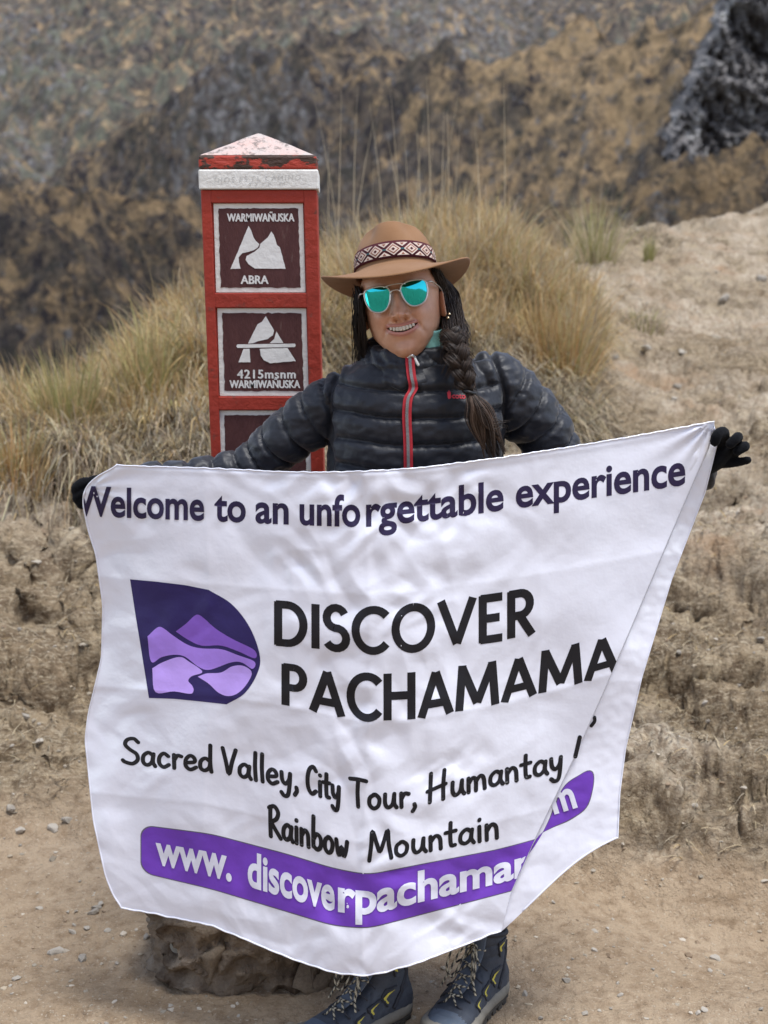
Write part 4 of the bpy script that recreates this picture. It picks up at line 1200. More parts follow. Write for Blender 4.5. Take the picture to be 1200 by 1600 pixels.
q = np.where(isL | isR, qa, qt)
prof = np.abs(np.sin(np.pi * q))
ds_ = np.abs(q - np.round(q)) * .050
puff = .72 * (1 - np.exp(-(ds_ / .0052) ** 2)) + .30 * prof
along = np.where(isL | isR, jc[:, 2] + jc[:, 1], jc[:, 0] + jc[:, 1] * .7)
pk = noise2(along * 75, np.floor(q) * 7.3 + q * .8, 9) * (1 - prof) ** .8 + .6 * noise2(along * 150, np.floor(q) * 3.1 + q, 19) * (1 - prof)
creas = 1 - 2 * np.abs(fbm3(jc[:, 0] * 16, jc[:, 1] * 16, jc[:, 2] * 24, 3, 23))
armamp = np.where(isL | isR, .0060, .0092)
dsp = armamp * (puff - .6) + .0036 * pk + .0036 * creas * puff * np.where(isL | isR, 1.6, 1.0) + .0028 * fbm3(jc[:, 0] * 30, jc[:, 1] * 30, jc[:, 2] * 30, 2, 29)
for c in (curveL, curveR):
    dd = np.abs(jc[:, 0] - c); near = np.exp(-(dd / .0055) ** 2)
    dsp = dsp * (1 - near) - .0060 * near + .0016 * np.exp(-((dd - .016) / .010) ** 2) * (1 + .8 * noise2(jc[:, 2] * 90, jc[:, 1] * 20, 31))
set_co(jm, jc + jn * dsp[:, None])
jacket = obj('jacket', jm, NAVY, person)
jb = BVHTree.FromPolygons([tuple(c) for c in co_of(jm)], [list(p.vertices) for p in jm.polygons])
def on_jacket(u, v, e=.001, d0=2.5):
    a = CAM; b = P(u, v, 3.2); dr = Vector(b - a).normalized()
    h = jb.ray_cast(Vector(a), dr)
    if h[0] is None: return P(u, v, 2.77)
    return np.array(h[0]) - np.array(dr) * e
# collar: a thick puffy stand-up ring, higher at the back
cc = P(632, 566, PY - .002)
na, ns = 120, 26
a = np.linspace(0, 2 * np.pi, na, endpoint=False)
CR = []
for j in range(ns):
    t = j / ns * 2 * np.pi
    r_t, h_t = math.cos(t), math.sin(t)
    fr = np.maximum(0, -np.sin(a))
    hgt = .037 + .010 * (1 - fr) + .003 * np.sin(3 * a + 1)
    mid = .000 + .002 * (1 - fr) - .008 * fr
    th_ = .015 * (1 + .18 * np.sin(2 * np.pi * (h_t * 1.2 + .1)))
    flare = .006 * h_t - .012 * max(0, -h_t)
    rx = .068 + th_ * np.sign(r_t) * abs(r_t) ** .7 - flare; ry = .066 + th_ * np.sign(r_t) * abs(r_t) ** .7 - flare
    z = cc[2] + mid + hgt * h_t * .86
    CR.append(np.stack([cc[0] + rx * np.cos(a), cc[1] - .014 * fr + ry * np.sin(a) - .010 * h_t * 0, z], -1))
CR = np.array(CR)
cm = new_mesh('collar', np.concatenate([CR, CR[:1]]).reshape(-1, 3), grid_faces(ns + 1, na, True))
bm = bmesh.new(); bm.from_mesh(cm); bmesh.ops.remove_doubles(bm, verts=bm.verts[:], dist=1e-6); bmesh.ops.recalc_face_normals(bm, faces=bm.faces[:])
bmesh.ops.subdivide_edges(bm, edges=bm.edges[:], cuts=1, use_grid_fill=True); bm.to_mesh(cm); bm.free()
c, nn = co_of(cm), no_of(cm)
an_ = np.arctan2(c[:, 1] - cc[1], c[:, 0] - cc[0])
seam = np.exp(-((c[:, 2] - cc[2] + .006 + .002 * np.sin(an_ * 5)) / .0035) ** 2)
set_co(cm, c + nn * ((.0045 * (1 - 2 * np.abs(noise2(an_ * 2.6 + c[:, 2] * 30, c[:, 2] * 22, 3))) + .0012 * noise2(an_ * 12 + c[:, 2] * 30, c[:, 2] * 40, 5) - .004 * seam)[:, None]))
collar = obj('collar', cm, NAVY, jacket)
kb = BVHTree.FromPolygons([tuple(q_) for q_ in co_of(cm)], [list(p.vertices) for p in cm.polygons])
def on_front(u, v, e):
    dr = Vector(P(u, v, 3.2) - CAM).normalized(); best = None
    for t_ in (jb, kb):
        h = t_.ray_cast(Vector(CAM), dr)
        if h[0] is not None and (best is None or h[3] < best[1]): best = (h[0], h[3])
    return np.array(best[0]) - np.array(dr) * e if best else P(u, v, 2.77)
# zip: red tapes and grey teeth, from the collar down behind the banner
zc = [(640.5, 556), (641, 570), (643, 588), (645.5, 600), (645, 609), (638, 622), (636, 640), (636, 660), (637.5, 690), (638, 720), (638, 745), (637, 800)]
zp = spline(np.array(zc, float), 120)
REDZ = mat('red_zip_tape', (.42, .022, .032), (.36, .018, .026), 200, .7, spec=.3, bump=.4, bscale=600)
ZIPG = mat('grey_zip_teeth', (.19, .18, .18), (.11, .105, .105), 300, .45, spec=.5, bump=.8, bscale=900)
def strip(w0, w1, e):
    deps = np.array([on_front(u, v, e)[1] for u, v in zp])
    k_ = np.ones(13) / 13; dm = np.array([deps[max(0, i - 5):i + 6].min() for i in range(len(deps))]); dm = np.convolve(np.pad(dm, 6, 'edge'), k_, 'valid')
    rows = []
    for (u, v), dpt in zip(zp, dm):
        rows.append([P(u + w0 + (w1 - w0) * k, v, dpt - .0012 - e) for k in (0, .5, 1)])
    return np.array(rows).reshape(-1, 3), grid_faces(len(zp), 3)
v, f = strip(-7.2, 7.2, .0006); tape = build('zip_tape', v, f, REDZ, jacket)
v, f = strip(-2.4, 2.4, .0022); build('zip_teeth', v, f, ZIPG, jacket)
pz = on_front(643, 556, .006)
build('zip_slider', *tube(spline([pz + [-.006, 0, -.003], pz + [0, -.004, .001], pz + [.006, 0, -.003]], 10), .003, 8, round_end=True), STEEL, jacket)
p0 = P(649, 561, pz[1] - .004); p1 = P(653.5, 570, pz[1] - .006)
v, f = tube(np.array([p0, p0 * .4 + p1 * .6, p1]), [.0022, .0026, .0026], 6, round_end=True)
build('zip_pull', v, f, mat('white_pull', (.7, .69, .65), None, rough=.5), jacket)
# small red chest emblem
LOGO = mat('red_embroidery', (.58, .045, .060), None, rough=.8)
def chest(shapes, name):
    mb = MB()
    for v, f in shapes: mb.add(np.array([on_front(a_, b_, .0018) for a_, b_ in v]), f)
    return mb.build(name, LOGO, jacket, False)
chest([poly_fill([(699, 616), (698.5, 613), (700.5, 611.6), (701.5, 609.6), (702.6, 611.2), (704.2, 612.6), (704.4, 616), (705.5, 620), (703.5, 623), (701, 623.6), (699.6, 621)])], 'emblem')
v_, f_ = fit_text('cotop', 706.5, 733, 622.2, 613.4, .02)
v_ = v_.copy(); v_[:, 1] -= (v_[:, 0] - 706) * -.03
chest([(v_, f_)], 'emblem_lettering')

# neck gaiter
TEAL = mat('teal_scarf', (.16, .38, .33), (.26, .52, .46), 40, .85, spec=.2, bump=.3, bscale=120)
gcx = hd([.020, .0, -.075])
rr = []
for z_, k in ((-.045, 1.02), (-.02, 1.03), (0, 1.0), (.015, 1.0), (.028, 1.05), (.034, 1.1), (.030, 1.02), (.02, .95)):
    a = np.linspace(0, 2 * np.pi, 60, endpoint=False)
    rise = .026 * np.maximum(0, np.cos(a - .55)) - .020 * np.maximum(0, -np.cos(a - .3))
    wv = 1 + .03 * np.sin(a * 9 + z_ * 80)
    rr.append(np.stack([gcx[0] + .061 * k * wv * np.cos(a), gcx[1] + .012 + .058 * k * wv * np.sin(a), gcx[2] + z_ + rise * (z_ > 0) - .01], -1))
v, f = loft(rr, False); build('neck_gaiter', v, f, TEAL, person)

# trousers
leg = [tube(spline([h + [0, 0, .04], h, k_, a_ + [0, .0, .055]], 24), np.interp(np.linspace(0, 1, 24), [0, .4, .7, 1], [.10, .082, .066, .046]), 20) for h, k_, a_ in zip(HIP, KNEE, ANK)]
leg.append(loft([ell(z, .062, .165, .115) for z in (.70, .76, .82, .88)]))
obj('trousers', remesh(leg, .009, 5, 'trousers'), PANTS, person)
# ---- hair -------------------------------------------------------------
HAIR = mat('dark_hair', (1, 1, 1), (.6, .6, .6), 50, .55, spec=.35, attr='Col')
def strands(paths, r, cols, name, parent, n=4):
    """paths: (m, k, 3) centre lines -> one mesh of thin tubes"""
    paths = np.asarray(paths, float); m, k, _ = paths.shape
    t = np.gradient(paths, axis=1); t /= np.linalg.norm(t, axis=2)[..., None] + 1e-12
    ref = np.array([0.31, .91, .17]); N = np.cross(t, ref); N /= np.linalg.norm(N, axis=2)[..., None] + 1e-12
    B = np.cross(t, N); a = np.arange(n) / n * 2 * np.pi
    taper = r * np.interp(np.linspace(0, 1, k), [0, .05, .75, 1], [.8, 1, .9, .15])
    ring = paths[:, :, None] + taper[None, :, None, None] * (np.cos(a)[None, None, :, None] * N[:, :, None] + np.sin(a)[None, None, :, None] * B[:, :, None])
    v = ring.reshape(-1, 3)
    f0 = grid_faces(k, n, True)
    f = (f0[None] + (np.arange(m) * k * n)[:, None, None]).reshape(-1, 4)
    o = build(name, v, f, HAIR, parent); set_color(o.data, np.repeat(np.asarray(cols), k * n, 0)); o['kind'] = 'stuff'; return o
dark = np.array([.012, .0085, .0075]); brown = np.array([.045, .027, .018])
def hue(m, k=.3): return dark + (brown - dark) * np.clip(rng.normal(k, .3, (m, 1)), 0, 1.6)
# cap of hair under the hat, down the back of the head
def inhull(x, y, z): return x, y, z
hp = []
for i in range(900):
    ph_ = rng.uniform(.66, 1.0) * np.pi * rng.choice([-1, 1])          # side and back
    x0 = .078 * math.sin(ph_); y0 = -.100 * math.cos(ph_)
    l = rng.uniform(.13, .17)
    hp.append(spline([hd([x0 * .98, y0, .05]), hd([x0 * 1.06, y0 * 1.04, .0]), hd([x0 * .98, y0 * .9 + .01, -.06]), hd([x0 * .8, y0 * .7 + .02, -.06 - l * .3])], 9) + rng.normal(0, .0015, 3))
strands(hp, .0016, hue(len(hp), .15), 'hair', person, 3)
# loose hair on the image-left side of the face
hp = []
for i in range(300):
    a = rng.uniform(-.3, .8); j = rng.normal(0, .0022, 3)
    s0 = hd([-.0765 - .004 * a, -.030 + .06 * a, .045])
    m1 = P(562.5 - 7 * a + rng.normal(0, 2), 470, 2.835 + .05 * a); m2 = P(563 - 6 * a + rng.normal(0, 3), 512, 2.84 + .05 * a)
    e = P(568 - 8 * a + rng.normal(0, 5), 535 + rng.gamma(2, 12), 2.87 + .03 * a)
    hp.append(spline([s0 + j, m1 + j, m2 + j * 1.4, e + j * 2], 12))
strands(hp, .0009, hue(len(hp), .15), 'hair', person, 3)
# hair sweeping into the braid on the image-right side
BR = spline([P(707, 522, 2.79), P(711, 540, 2.762), P(716, 558, 2.745), P(722, 580, 2.735), P(729, 600, 2.73), P(733, 612, 2.728)], 90)
BRW = np.interp(np.linspace(0, 1, 90), [0, .3, .7, 1], [.021, .0235, .0190, .0100]) * (1 + .10 * np.sin(np.linspace(0, 19, 90)))
hp = []
for i in range(1100):
    a = rng.uniform(0, 1); j = rng.normal(0, .003, 3)
    s0 = hd([.074 + .008 * a, -.040 + .080 * a, .050 - .012 * a])
    m1 = P(690 + 20 * a + rng.normal(0, 2), 458, 2.885 + .03 * a); m2 = P(696 + 20 * a + rng.normal(0, 3), 490, 2.868 + .02 * a)
    m3 = P(700 + 24 * a + rng.normal(0, 4), 522, 2.81 + .01 * a)
    e = P(713 + rng.normal(0, 10), rng.uniform(535, 575), 2.752 + rng.normal(0, .006))
    hp.append(spline([s0 + j, m1 + j, m2 + j, m3 + j, e + j], 14))
strands(hp, .00085, hue(len(hp), .4), 'hair', person, 3)
# three-strand plait
t_, N_, B_ = frames(BR)
side = np.cross(t_, np.array([0, 1.0, 0])); side /= np.linalg.norm(side, axis=1)[:, None]; dep = np.cross(side, t_)
arcl = np.r_[0, np.cumsum(np.linalg.norm(np.diff(BR, axis=0), axis=1))]
phase = np.cumsum(np.r_[0, np.diff(arcl) / (BRW[1:] * 3.6)]) * 2 * np.pi
fib, fc = [], []
for k in range(3):
    p = phase + k * 2 * np.pi / 3
    ctr = BR + side * (BRW * .58 * np.sin(p))[:, None] + dep * (BRW * .42 * np.sin(2 * p))[:, None]
    tt, NN, BB = frames(ctr)
    for i in range(150):
        ang, r = rng.uniform(0, 6.28), math.sqrt(rng.uniform(0, 1))
        tw = ang + np.linspace(0, 2.5, 90) + .3 * np.sin(np.linspace(0, rng.uniform(4, 14), 90))
        off = (BRW * .50 * r * (1 + .22 * np.sin(np.linspace(0, rng.uniform(10, 30), 90) + ang)))[:, None] * (np.cos(tw)[:, None] * NN + np.sin(tw)[:, None] * BB)
        fib.append(ctr + off)
    fc.append(hue(150, .75))
    build('plait_strand', *tube(ctr, BRW * .36, 12), mat('hair_core', (.014, .0095, .008), None, rough=.5), person)
strands(fib, .00075, np.concatenate(fc), 'braid', person, 3)
# hair tie and loose tail
e = BR[-1]
a = np.linspace(0, 2 * np.pi, 25)
build('hair_tie', *tube(np.stack([e[0] + .0098 * np.cos(a), e[1] + .0098 * np.sin(a), e[2] - .003 * np.cos(a)], -1), .0034, 8, cap=False), mat('black_elastic', (.008, .008, .009), None, rough=.5), person)
hp, hcx = [], []
for L_ in range(26):                                                  # wavy locks that thin out to a point
    la = rng.normal(0, 1); lb = rng.uniform(0, 1); wv = rng.uniform(0, 6.28); lit = np.clip(.45 + .3 * rng.normal(), .05, 1.2)
    tipv = rng.uniform(672, 724); tipu = 766 + 9 * la + 10 * lb; dz = .006 * rng.normal()
    k1 = P(747 + 7 * la, 634, 2.722 + dz); k2 = P(757 + 11 * la + 4 * math.sin(wv), 662, 2.720 + dz); k3 = P(tipu, tipv, 2.724 + dz)
    for i in range(34):
        j = rng.normal(0, 1, 3) * [1, .6, .4]
        p = spline([BR[-4] + j * .0022, e + j * .0026, k1 + j * .0034, k2 + j * .0030, k3 + j * .0010], 18)
        t_w = np.linspace(0, 1, 18); p[:, 0] += .0022 * np.sin(t_w * 9 + wv) * t_w
        hp.append(p); hcx.append(dark + (np.array([.115, .070, .046]) - dark) * np.clip(lit + .12 * rng.normal(), 0, 1.3))
strands(hp, .00075, np.array(hcx), 'braid_tail', person, 3)
# stray hairs
hp = []
for i in range(150):
    s0 = BR[rng.integers(5, 55)]; dr = np.array([rng.choice([-1, 1], p=[.3, .7]) * rng.uniform(.01, .035), -.005, rng.uniform(-.05, .02)])
    hp.append(spline([s0, s0 + dr * .5 + [0, -.01, .008], s0 + dr + [0, 0, -.012]], 10))
for i in range(10): hp.append(spline([P(750, 650, 2.72), P(768 + rng.normal(0, 4), 664 + rng.normal(0, 5), 2.71), P(795 + rng.normal(0, 6), 660 + rng.normal(0, 10), 2.715)], 10))
strands(hp, .0007, hue(len(hp), .8), 'stray_hair', person, 3)

# ---- gloves -------------------------------------------------------------
def hand(name, palm, fingers, rpalm, vox=.0022, ribs=True):
    sh_ = [tube(spline(palm, 16), rpalm(np.linspace(0, 1, 16)), 18, round_end=True, flat=.62)]
    for pts, r0, r1 in fingers: sh_.append(tube(spline(pts, 18), np.linspace(r0, r1, 18), 14, round_end=True))
    me = remesh(sh_, vox, 3, name)
    c = co_of(me); n_ = no_of(me)
    set_co(me, c + n_ * (.0005 * np.sin(c[:, 0] * 1500 + c[:, 2] * 1900))[:, None])
    return obj(name, me, KNIT, person)
d0 = 2.835
hand('glove', [P(1050, 748, 2.90), P(1092, 735, 2.885), P(1116, 722, 2.865), P(1132, 708, 2.855)],
     [([P(1124, 702, 2.855), P(1131, 684, 2.838), P(1130, 675, 2.815), P(1121, 679, 2.797), P(1117, 690, 2.797)], .0112, .0098),
      ([P(1134, 706, 2.855), P(1147, 690, 2.842), P(1153, 683, 2.822), P(1149, 686, 2.806), P(1141, 694, 2.803)], .0108, .0094),
      ([P(1138, 712, 2.855), P(1153, 704, 2.845), P(1163, 697, 2.835), P(1163, 699, 2.822), P(1152, 705, 2.818)], .0100, .0088),
      ([P(1122, 724, 2.855), P(1138, 724, 2.852), P(1154, 722, 2.845), P(1168, 719, 2.838)], .0098, .0078),
      ([P(1110, 716, 2.850), P(1104, 700, 2.845), P(1103, 686, 2.842), P(1107, 676, 2.838)], .0115, .0095)],
     lambda t: np.interp(t, [0, .5, .85, 1], [.030, .028, .031, .026]))
hand('glove', [P(215, 770, 2.865), P(185, 768, 2.85), P(160, 768, 2.85), P(146, 768, 2.848)],
     [([P(152, 760, 2.845), P(134, 754, 2.84), P(122, 760, 2.838), P(119, 766, 2.84), P(124, 770, 2.845)], .0115, .0098),
      ([P(150, 769, 2.845), P(134, 768, 2.84), P(123, 774, 2.838), P(121, 780, 2.84), P(127, 782, 2.845)], .0112, .0095),
      ([P(152, 777, 2.845), P(137, 779, 2.84), P(127, 784, 2.84), P(127, 788, 2.843), P(133, 789, 2.848)], .0105, .009),
      ([P(156, 783, 2.845), P(145, 786, 2.845), P(138, 789, 2.845), P(138, 792, 2.848), P(143, 792, 2.85)], .0095, .008),
      ([P(165, 759, 2.85), P(158, 752, 2.845), P(150, 750, 2.84), P(142, 752, 2.838)], .0115, .0095)],
     lambda t: np.interp(t, [0, .5, .85, 1], [.027, .025, .026, .022]))

# ---- boots --------------------------------------------------------------
BOOT = mat('boot_nubuck', (.034, .040, .052), (.055, .062, .076), 35, .75, spec=.3, bump=.4, bscale=250, c3=(.095, .09, .085), scale3=22, amt3=(.62, .8))
TOEC = mat('boot_toe', (.060, .080, .110), (.085, .100, .125), 30, .7, spec=.3, bump=.3, bscale=300, c3=(.16, .14, .11), scale3=24, amt3=(.6, .8))
MIDS = mat('boot_midsole', (.15, .138, .112), (.22, .20, .165), 30, .85, spec=.2, bump=.3, bscale=150)
OUTS = mat('boot_outsole', (.035, .033, .03), (.09, .08, .065), 30, .9, spec=.2, bump=.5, bscale=200)
YEL = mat('boot_yellow', (.52, .44, .06), (.42, .36, .06), 60, .7)
DTAB = mat('boot_overlay', (.018, .020, .027), (.03, .032, .04), 50, .7, spec=.3, bump=.3, bscale=300)
LACE = mat('lace', (1, 1, 1), None, attr='Col', rough=.85)
def boot(heel, toe, ankle_lean, side):
    """heel, toe: ground points; local x runs heel -> toe (0..L), y to the foot's left, z up."""
    heel = np.array(heel, float); toe = np.array(toe, float); Lf = np.linalg.norm(toe - heel)
    ex_ = (toe - heel) / Lf; ey_ = np.array([-ex_[1], ex_[0]])
    zg = float(gsurf(heel[0], heel[1])[0]) * .5 + float(gsurf(toe[0], toe[1])[0]) * .5
    S = Lf / .285
    def T(p):
        p = np.asarray(p, float) * S
        return np.stack([heel[0] + p[..., 0] * ex_[0] + p[..., 1] * ey_[0], heel[1] + p[..., 0] * ex_[1] + p[..., 1] * ey_[1], zg + p[..., 2]], -1)
    b = thing_part = None
    # outline of the sole
    xs = np.array([0, .01, .03, .06, .10, .15, .19, .22, .25, .27, .283, .285])
    hw = np.array([.006, .022, .033, .037, .036, .041, .049, .052, .047, .036, .016, .006])
    off = np.interp(xs, [0, .15, .22, .285], [0, 0, .004 * side, .010 * side])
    def outline(g): 
        q = np.linspace(0, 1, 40); xq = .285 * (1 - np.cos(np.pi * q)) / 2
        w_ = np.interp(xq, xs, hw) + g; o_ = np.interp(xq, xs, off)
        xq2 = xq + g * np.interp(q, [0, .1, .9, 1], [-1, 0, 0, 1])
        return np.concatenate([np.stack([xq2, o_ + w_], -1), np.stack([xq2[::-1], (o_ - w_)[::-1]], -1)])
    rock = lambda x: .012 * smooth01(.22, .285, x) + .004 * smooth01(.03, 0, x)
    def ringz(g, z): 
        o_ = outline(g); return np.c_[o_, z + rock(o_[:, 0])]
    sole = build('boot', *((lambda vf: (T(vf[0]), vf[1]))(loft([ringz(-.002, .004), ringz(.003, .008), ringz(.004, .014), ringz(.001, .016)]))), OUTS, person, False)
    v, f = loft([ringz(-.001, .014), ringz(.005, .018), ringz(.0065, .026), ringz(.004, .034), ringz(.0005, .038), ringz(-.012, .039)])
    build('midsole', T(v), f, MIDS, sole)
    for i in range(11):                                                # lugs
        for s in (-1, 1):
            x = .02 + i * .0235; w_ = np.interp(x, xs, hw); o_ = np.interp(x, xs, off)
            vv, ff = box(x, x + .014, o_ + s * (w_ - .016), o_ + s * (w_ + .004), .0, .010); build('lug', T(np.array(vv) + [0, 0, float(rock(x))]), ff, OUTS, sole, False)
    # upper
    secs = []
    for x, w_, h in ((.004, .020, .07), (.012, .030, .085), (.035, .036, .098), (.07, .037, .105), (.10, .037, .104), (.13, .039, .092), (.16, .043, .079), (.19, .047, .067), (.22, .048, .058), (.25, .042, .052), (.27, .030, .046), (.280, .014, .038)):
        o_ = np.interp(x, xs, off); a = np.linspace(0, np.pi, 22); 
        prof = np.stack([np.full(22, x), o_ + w_ * np.sign(np.cos(a)) * np.abs(np.cos(a)) ** .75, .030 + (h - .030) * np.sin(a) ** .8], -1)
        bot = np.stack([np.full(8, x), np.linspace(o_ - w_, o_ + w_, 10)[1:-1], np.full(8, .028)], -1)
        secs.append(np.concatenate([prof, bot]))
    shaft = []
    for z, x, rx, ry in ((.05, .062, .056, .034), (.08, .060, .058, .035), (.105, .056, .053, .035), (.13, .052, .049, .036), (.150, .050, .048, .038), (.160, .050, .047, .038)):
        a = np.linspace(0, 2 * np.pi, 30, endpoint=False)
        shaft.append(np.stack([x + rx * np.cos(a) + ankle_lean * (z - .05), ry * np.sin(a), z + .016 * -np.cos(a) * 0 + .012 * smooth01(.12, .16, z) * np.cos(a)], -1))
    me = remesh([loft(secs), loft(shaft)], .0036, 6, 'upper')
    c = co_of(me); n_ = no_of(me)
    # quilting of the shaft, panel grooves on the sides
    gr = -.0028 * np.exp(-((c[:, 2] - .118) / .0022) ** 2) - .0025 * np.exp(-((c[:, 2] - .142) / .002) ** 2)
    gr = gr - .0022 * np.exp(-((c[:, 0] - .245 + .35 * (c[:, 2] - .04)) / .0018) ** 2) * (c[:, 2] < .075)
    for x0, sl in ((.075, .9), (.115, .8), (.150, .7), (.185, .6)):
        gr = gr - .0024 * np.exp(-((c[:, 0] - x0 + sl * (c[:, 2] - .05)) / .0022) ** 2) * (np.abs(c[:, 1]) > .018) * smooth01(.11, .09, c[:, 2])
    c = c + n_ * gr[:, None] + n_ * (.0012 * fbm3(c[:, 0] * 60, c[:, 1] * 60, c[:, 2] * 60, 2, 4))[:, None]
    ub = BVHTree.FromPolygons([tuple(q) for q in c], [list(p.vertices) for p in me.polygons])
    mats = np.array([1 if (x - .232 + .3 * (z - .04) > 0) else 0 for x, _, z in c[np.array([p.vertices[0] for p in me.polygons])]])
    set_co(me, T(c)); me.materials.append(BOOT); me.materials.append(TOEC)
    me.polygons.foreach_set('material_index', mats.astype(np.int32)); obj('upper', me, None, sole)
    def snap(p, e=.0012):
        h = ub.find_nearest(Vector(p)); n = h[1]; q = np.array(h[0]); 
        return q + np.array(n) * e
    # padded collar rim and sock
    a = np.linspace(0, 2 * np.pi, 40)
    rim = np.stack([.050 + .046 * np.cos(a) + ankle_lean * .11, .037 * np.sin(a), .160 + .012 * np.cos(a)], -1)
    v, f = tube(rim, .006, 10, cap=False); build('cuff', T(v), f, DTAB, sole)
    a = np.linspace(0, 2 * np.pi, 30, endpoint=False)
    v, f = loft([np.stack([.048 + .040 * k * np.cos(a) + ankle_lean * (z - .05), .032 * k * np.sin(a), np.full(30, z)], -1) for z, k in ((.13, 1), (.17, 1), (.20, 1.0), (.235, 1.05))]); build('sock', T(v), f, PANTS, sole)
    # tongue
    tg = [[.175, 0, .086], [.14, 0, .108], [.115, 0, .133], [.104, 0, .165], [.104, 0, .185]]
    tg = spline(np.array(tg) + [0, 0, -.004], 20)
    v, f = tube(tg, np.interp(np.linspace(0, 1, 20), [0, .5, 1], [.016, .021, .024]), 14, flat=.28, round_end=True); build('tongue', T(v), f, TOEC, sole)
    # yellow chevrons on both sides
    for s in (-1, 1):
        for x, z, k in ((.085, .080, 1.0), (.125, .070, .95), (.165, .060, .8), (.060, .135, 1.0)):
            y = s * .05
            pts = [(x - .016 * k, z + .006 * k), (x + .012 * k, z + .001), (x + .014 * k, z - .004), (x + .005 * k, z - .017 * k), (x + .001 * k, z - .016 * k), (x + .006 * k, z - .003 * k)]
            v2, f2 = poly_fill(pts)
            bm = bmesh.new(); vs = [bm.verts.new((a_, b_, 0)) for a_, b_ in v2]
            for t in f2: bm.faces.new([vs[i] for i in t])
            bmesh.ops.subdivide_edges(bm, edges=bm.edges[:], cuts=3, use_grid_fill=True); bmesh.ops.triangulate(bm, faces=bm.faces[:]); bm.verts.index_update()
            q = np.array([w__.co for w__ in bm.verts]); fc_ = [[w__.index for w__ in t.verts] for t in bm.faces]; bm.free()
            build('accent', T(np.array([snap((a_, y, b_), .0015) for a_, b_, _ in q])), fc_, YEL, sole, False)
            pd = spline(np.array([(x - .020 * k, y, z + .012 * k), (x + .017 * k, y, z + .005 * k), (x + .006 * k, y, z - .023 * k)]), 14)
            v, f = tube(np.array([snap(p, .0006) for p in pd]), .0024, 6); build('overlay', T(v), f, DTAB, sole)
        pd = spline(np.array([(.018, s * .05, .13), (.03, s * .05, .10), (.055, s * .05, .07), (.075, s * .05, .045)]), 18)
        v, f = tube(np.array([snap(p, .0006) for p in pd]), .0045, 8, flat=.6); build('overlay', T(v), f, DTAB, sole)
    # laces
    def lace(pts, n=60, r=.0021, nm='lace'):
        p = spline(np.array(pts), n); v, f = tube(p, r, 6)
        seg = np.repeat(np.arange(n), 6); k = np.tile(np.arange(6), n)
        m = ((seg + k) // 3) % 2
        o = build(nm, T(v), f, LACE, sole); set_color(o.data, np.where(m[:, None], np.array([.42, .38, .28]), np.array([.012, .012, .014])))
    rows = [(.212, .064, .014), (.190, .073, .016), (.168, .083, .018), (.147, .097, .019), (.126, .115, .020), (.108, .140, .024)]
    for i in range(len(rows) - 1):
        x0, z0, w0 = rows[i]; x1, z1, w1 = rows[i + 1]
        for s in (-1, 1):
            lace([(x0, -s * w0, z0), ((x0 + x1) / 2 + .002, 0, (z0 + z1) / 2 + .011), (x1, s * w1, z1)], 30)
        for s in (-1, 1):
            v, f = tube(np.array([(x0 - .002, s * (w0 - .002), z0 + .002), (x0, s * (w0 + .006), z0 - .001), (x0 - .004, s * (w0 + .016), z0 - .010)]), .0022, 6); build('eyelet', T(v), f, DTAB, sole)
    kx, kz = .118, .150
    for s in (-1, 1):
        lace([(kx, 0, kz), (kx + .028, s * .022, kz + .012), (kx + .052, s * .032, kz - .030), (kx + .046, s * .022, kz - .055), (kx + .022, s * .010, kz - .018), (kx, 0, kz)], 70, .0023)
        lace([(kx, 0, kz), (kx + .026, s * .014, kz - .004), (kx + .052, s * .028, kz - .045), (kx + .062, s * .040, kz - .072)], 50, .0023)
    lace([(kx - .004, -.008, kz - .004), (kx + .006, 0, kz + .006), (kx + .004, .008, kz - .004), (kx + .008, 0, kz - .008)], 30, .003)
boot(*BOOTS[1], .10, 1)
boot(*BOOTS[0], .10, -1)
# ================================================================== banner
DU = np.array([110, 200, 330, 450, 520, 575, 650, 780, 900, 1000, 1125], float)
DV = np.array([735, 822, 1022, 1127, 1265, 1347, 1450, 1527], float)
DT = np.array([[-12, -8, -4, 2, 2, 0, -4, -20, -39, -56, -80],
               [-18, -14, -9, -4, -1, 0, -8, -26, -42, -55, -73],
               [-42, -36, -24, -12, -6, 0, -4, -20, -44, -68, -95],
               [-58, -52, -42, -25, -9, 0, -3, -27, -58, -88, -120],
               [-82, -73, -61, -36, -16, 0, -5, -40, -66, -90, -115],
               [-88, -78, -65, -34, -12, 0, -14, -37, -70, -95, -122],
               [-105, -92, -60, -25, -4, 0, -20, -53, -85, -110, -140],
               [-116, -107, -82, -30, -6, 0, -20, -72, -110, -140, -172]], float)
ug = np.arange(100, 1141, 4.0); vg = np.arange(720, 1541, 4.0)
t1 = np.array([np.interp(ug, DU, r) for r in DT])
TAB = np.array([np.interp(vg, DV, t1[:, i]) for i in range(len(ug))]).T
def blur(a, k, ax):
    w_ = np.hanning(k + 2)[1:-1]; w_ /= w_.sum(); p = k // 2
    pad = [(0, 0), (0, 0)]; pad[ax] = (p, p)
    return np.apply_along_axis(lambda r: np.convolve(r, w_, 'valid'), ax, np.pad(a, pad, 'edge'))
TAB = blur(blur(TAB, 17, 1), 17, 0)
def Dv(u, v):
    fx = np.clip((u - ug[0]) / 4, 0, len(ug) - 1.001); fy = np.clip((v - vg[0]) / 4, 0, len(vg) - 1.001)
    i, j = fx.astype(int), fy.astype(int); a, b = fx - i, fy - j
    return (TAB[j, i] * (1 - a) + TAB[j, i + 1] * a) * (1 - b) + (TAB[j + 1, i] * (1 - a) + TAB[j + 1, i + 1] * a) * b
PLE = np.array([(1116, 668), (1108, 700), (1063, 803), (1003, 944), (942, 1086), (898, 1184), (840, 1304), (800, 1392), (784, 1452), (770, 1500)], float)
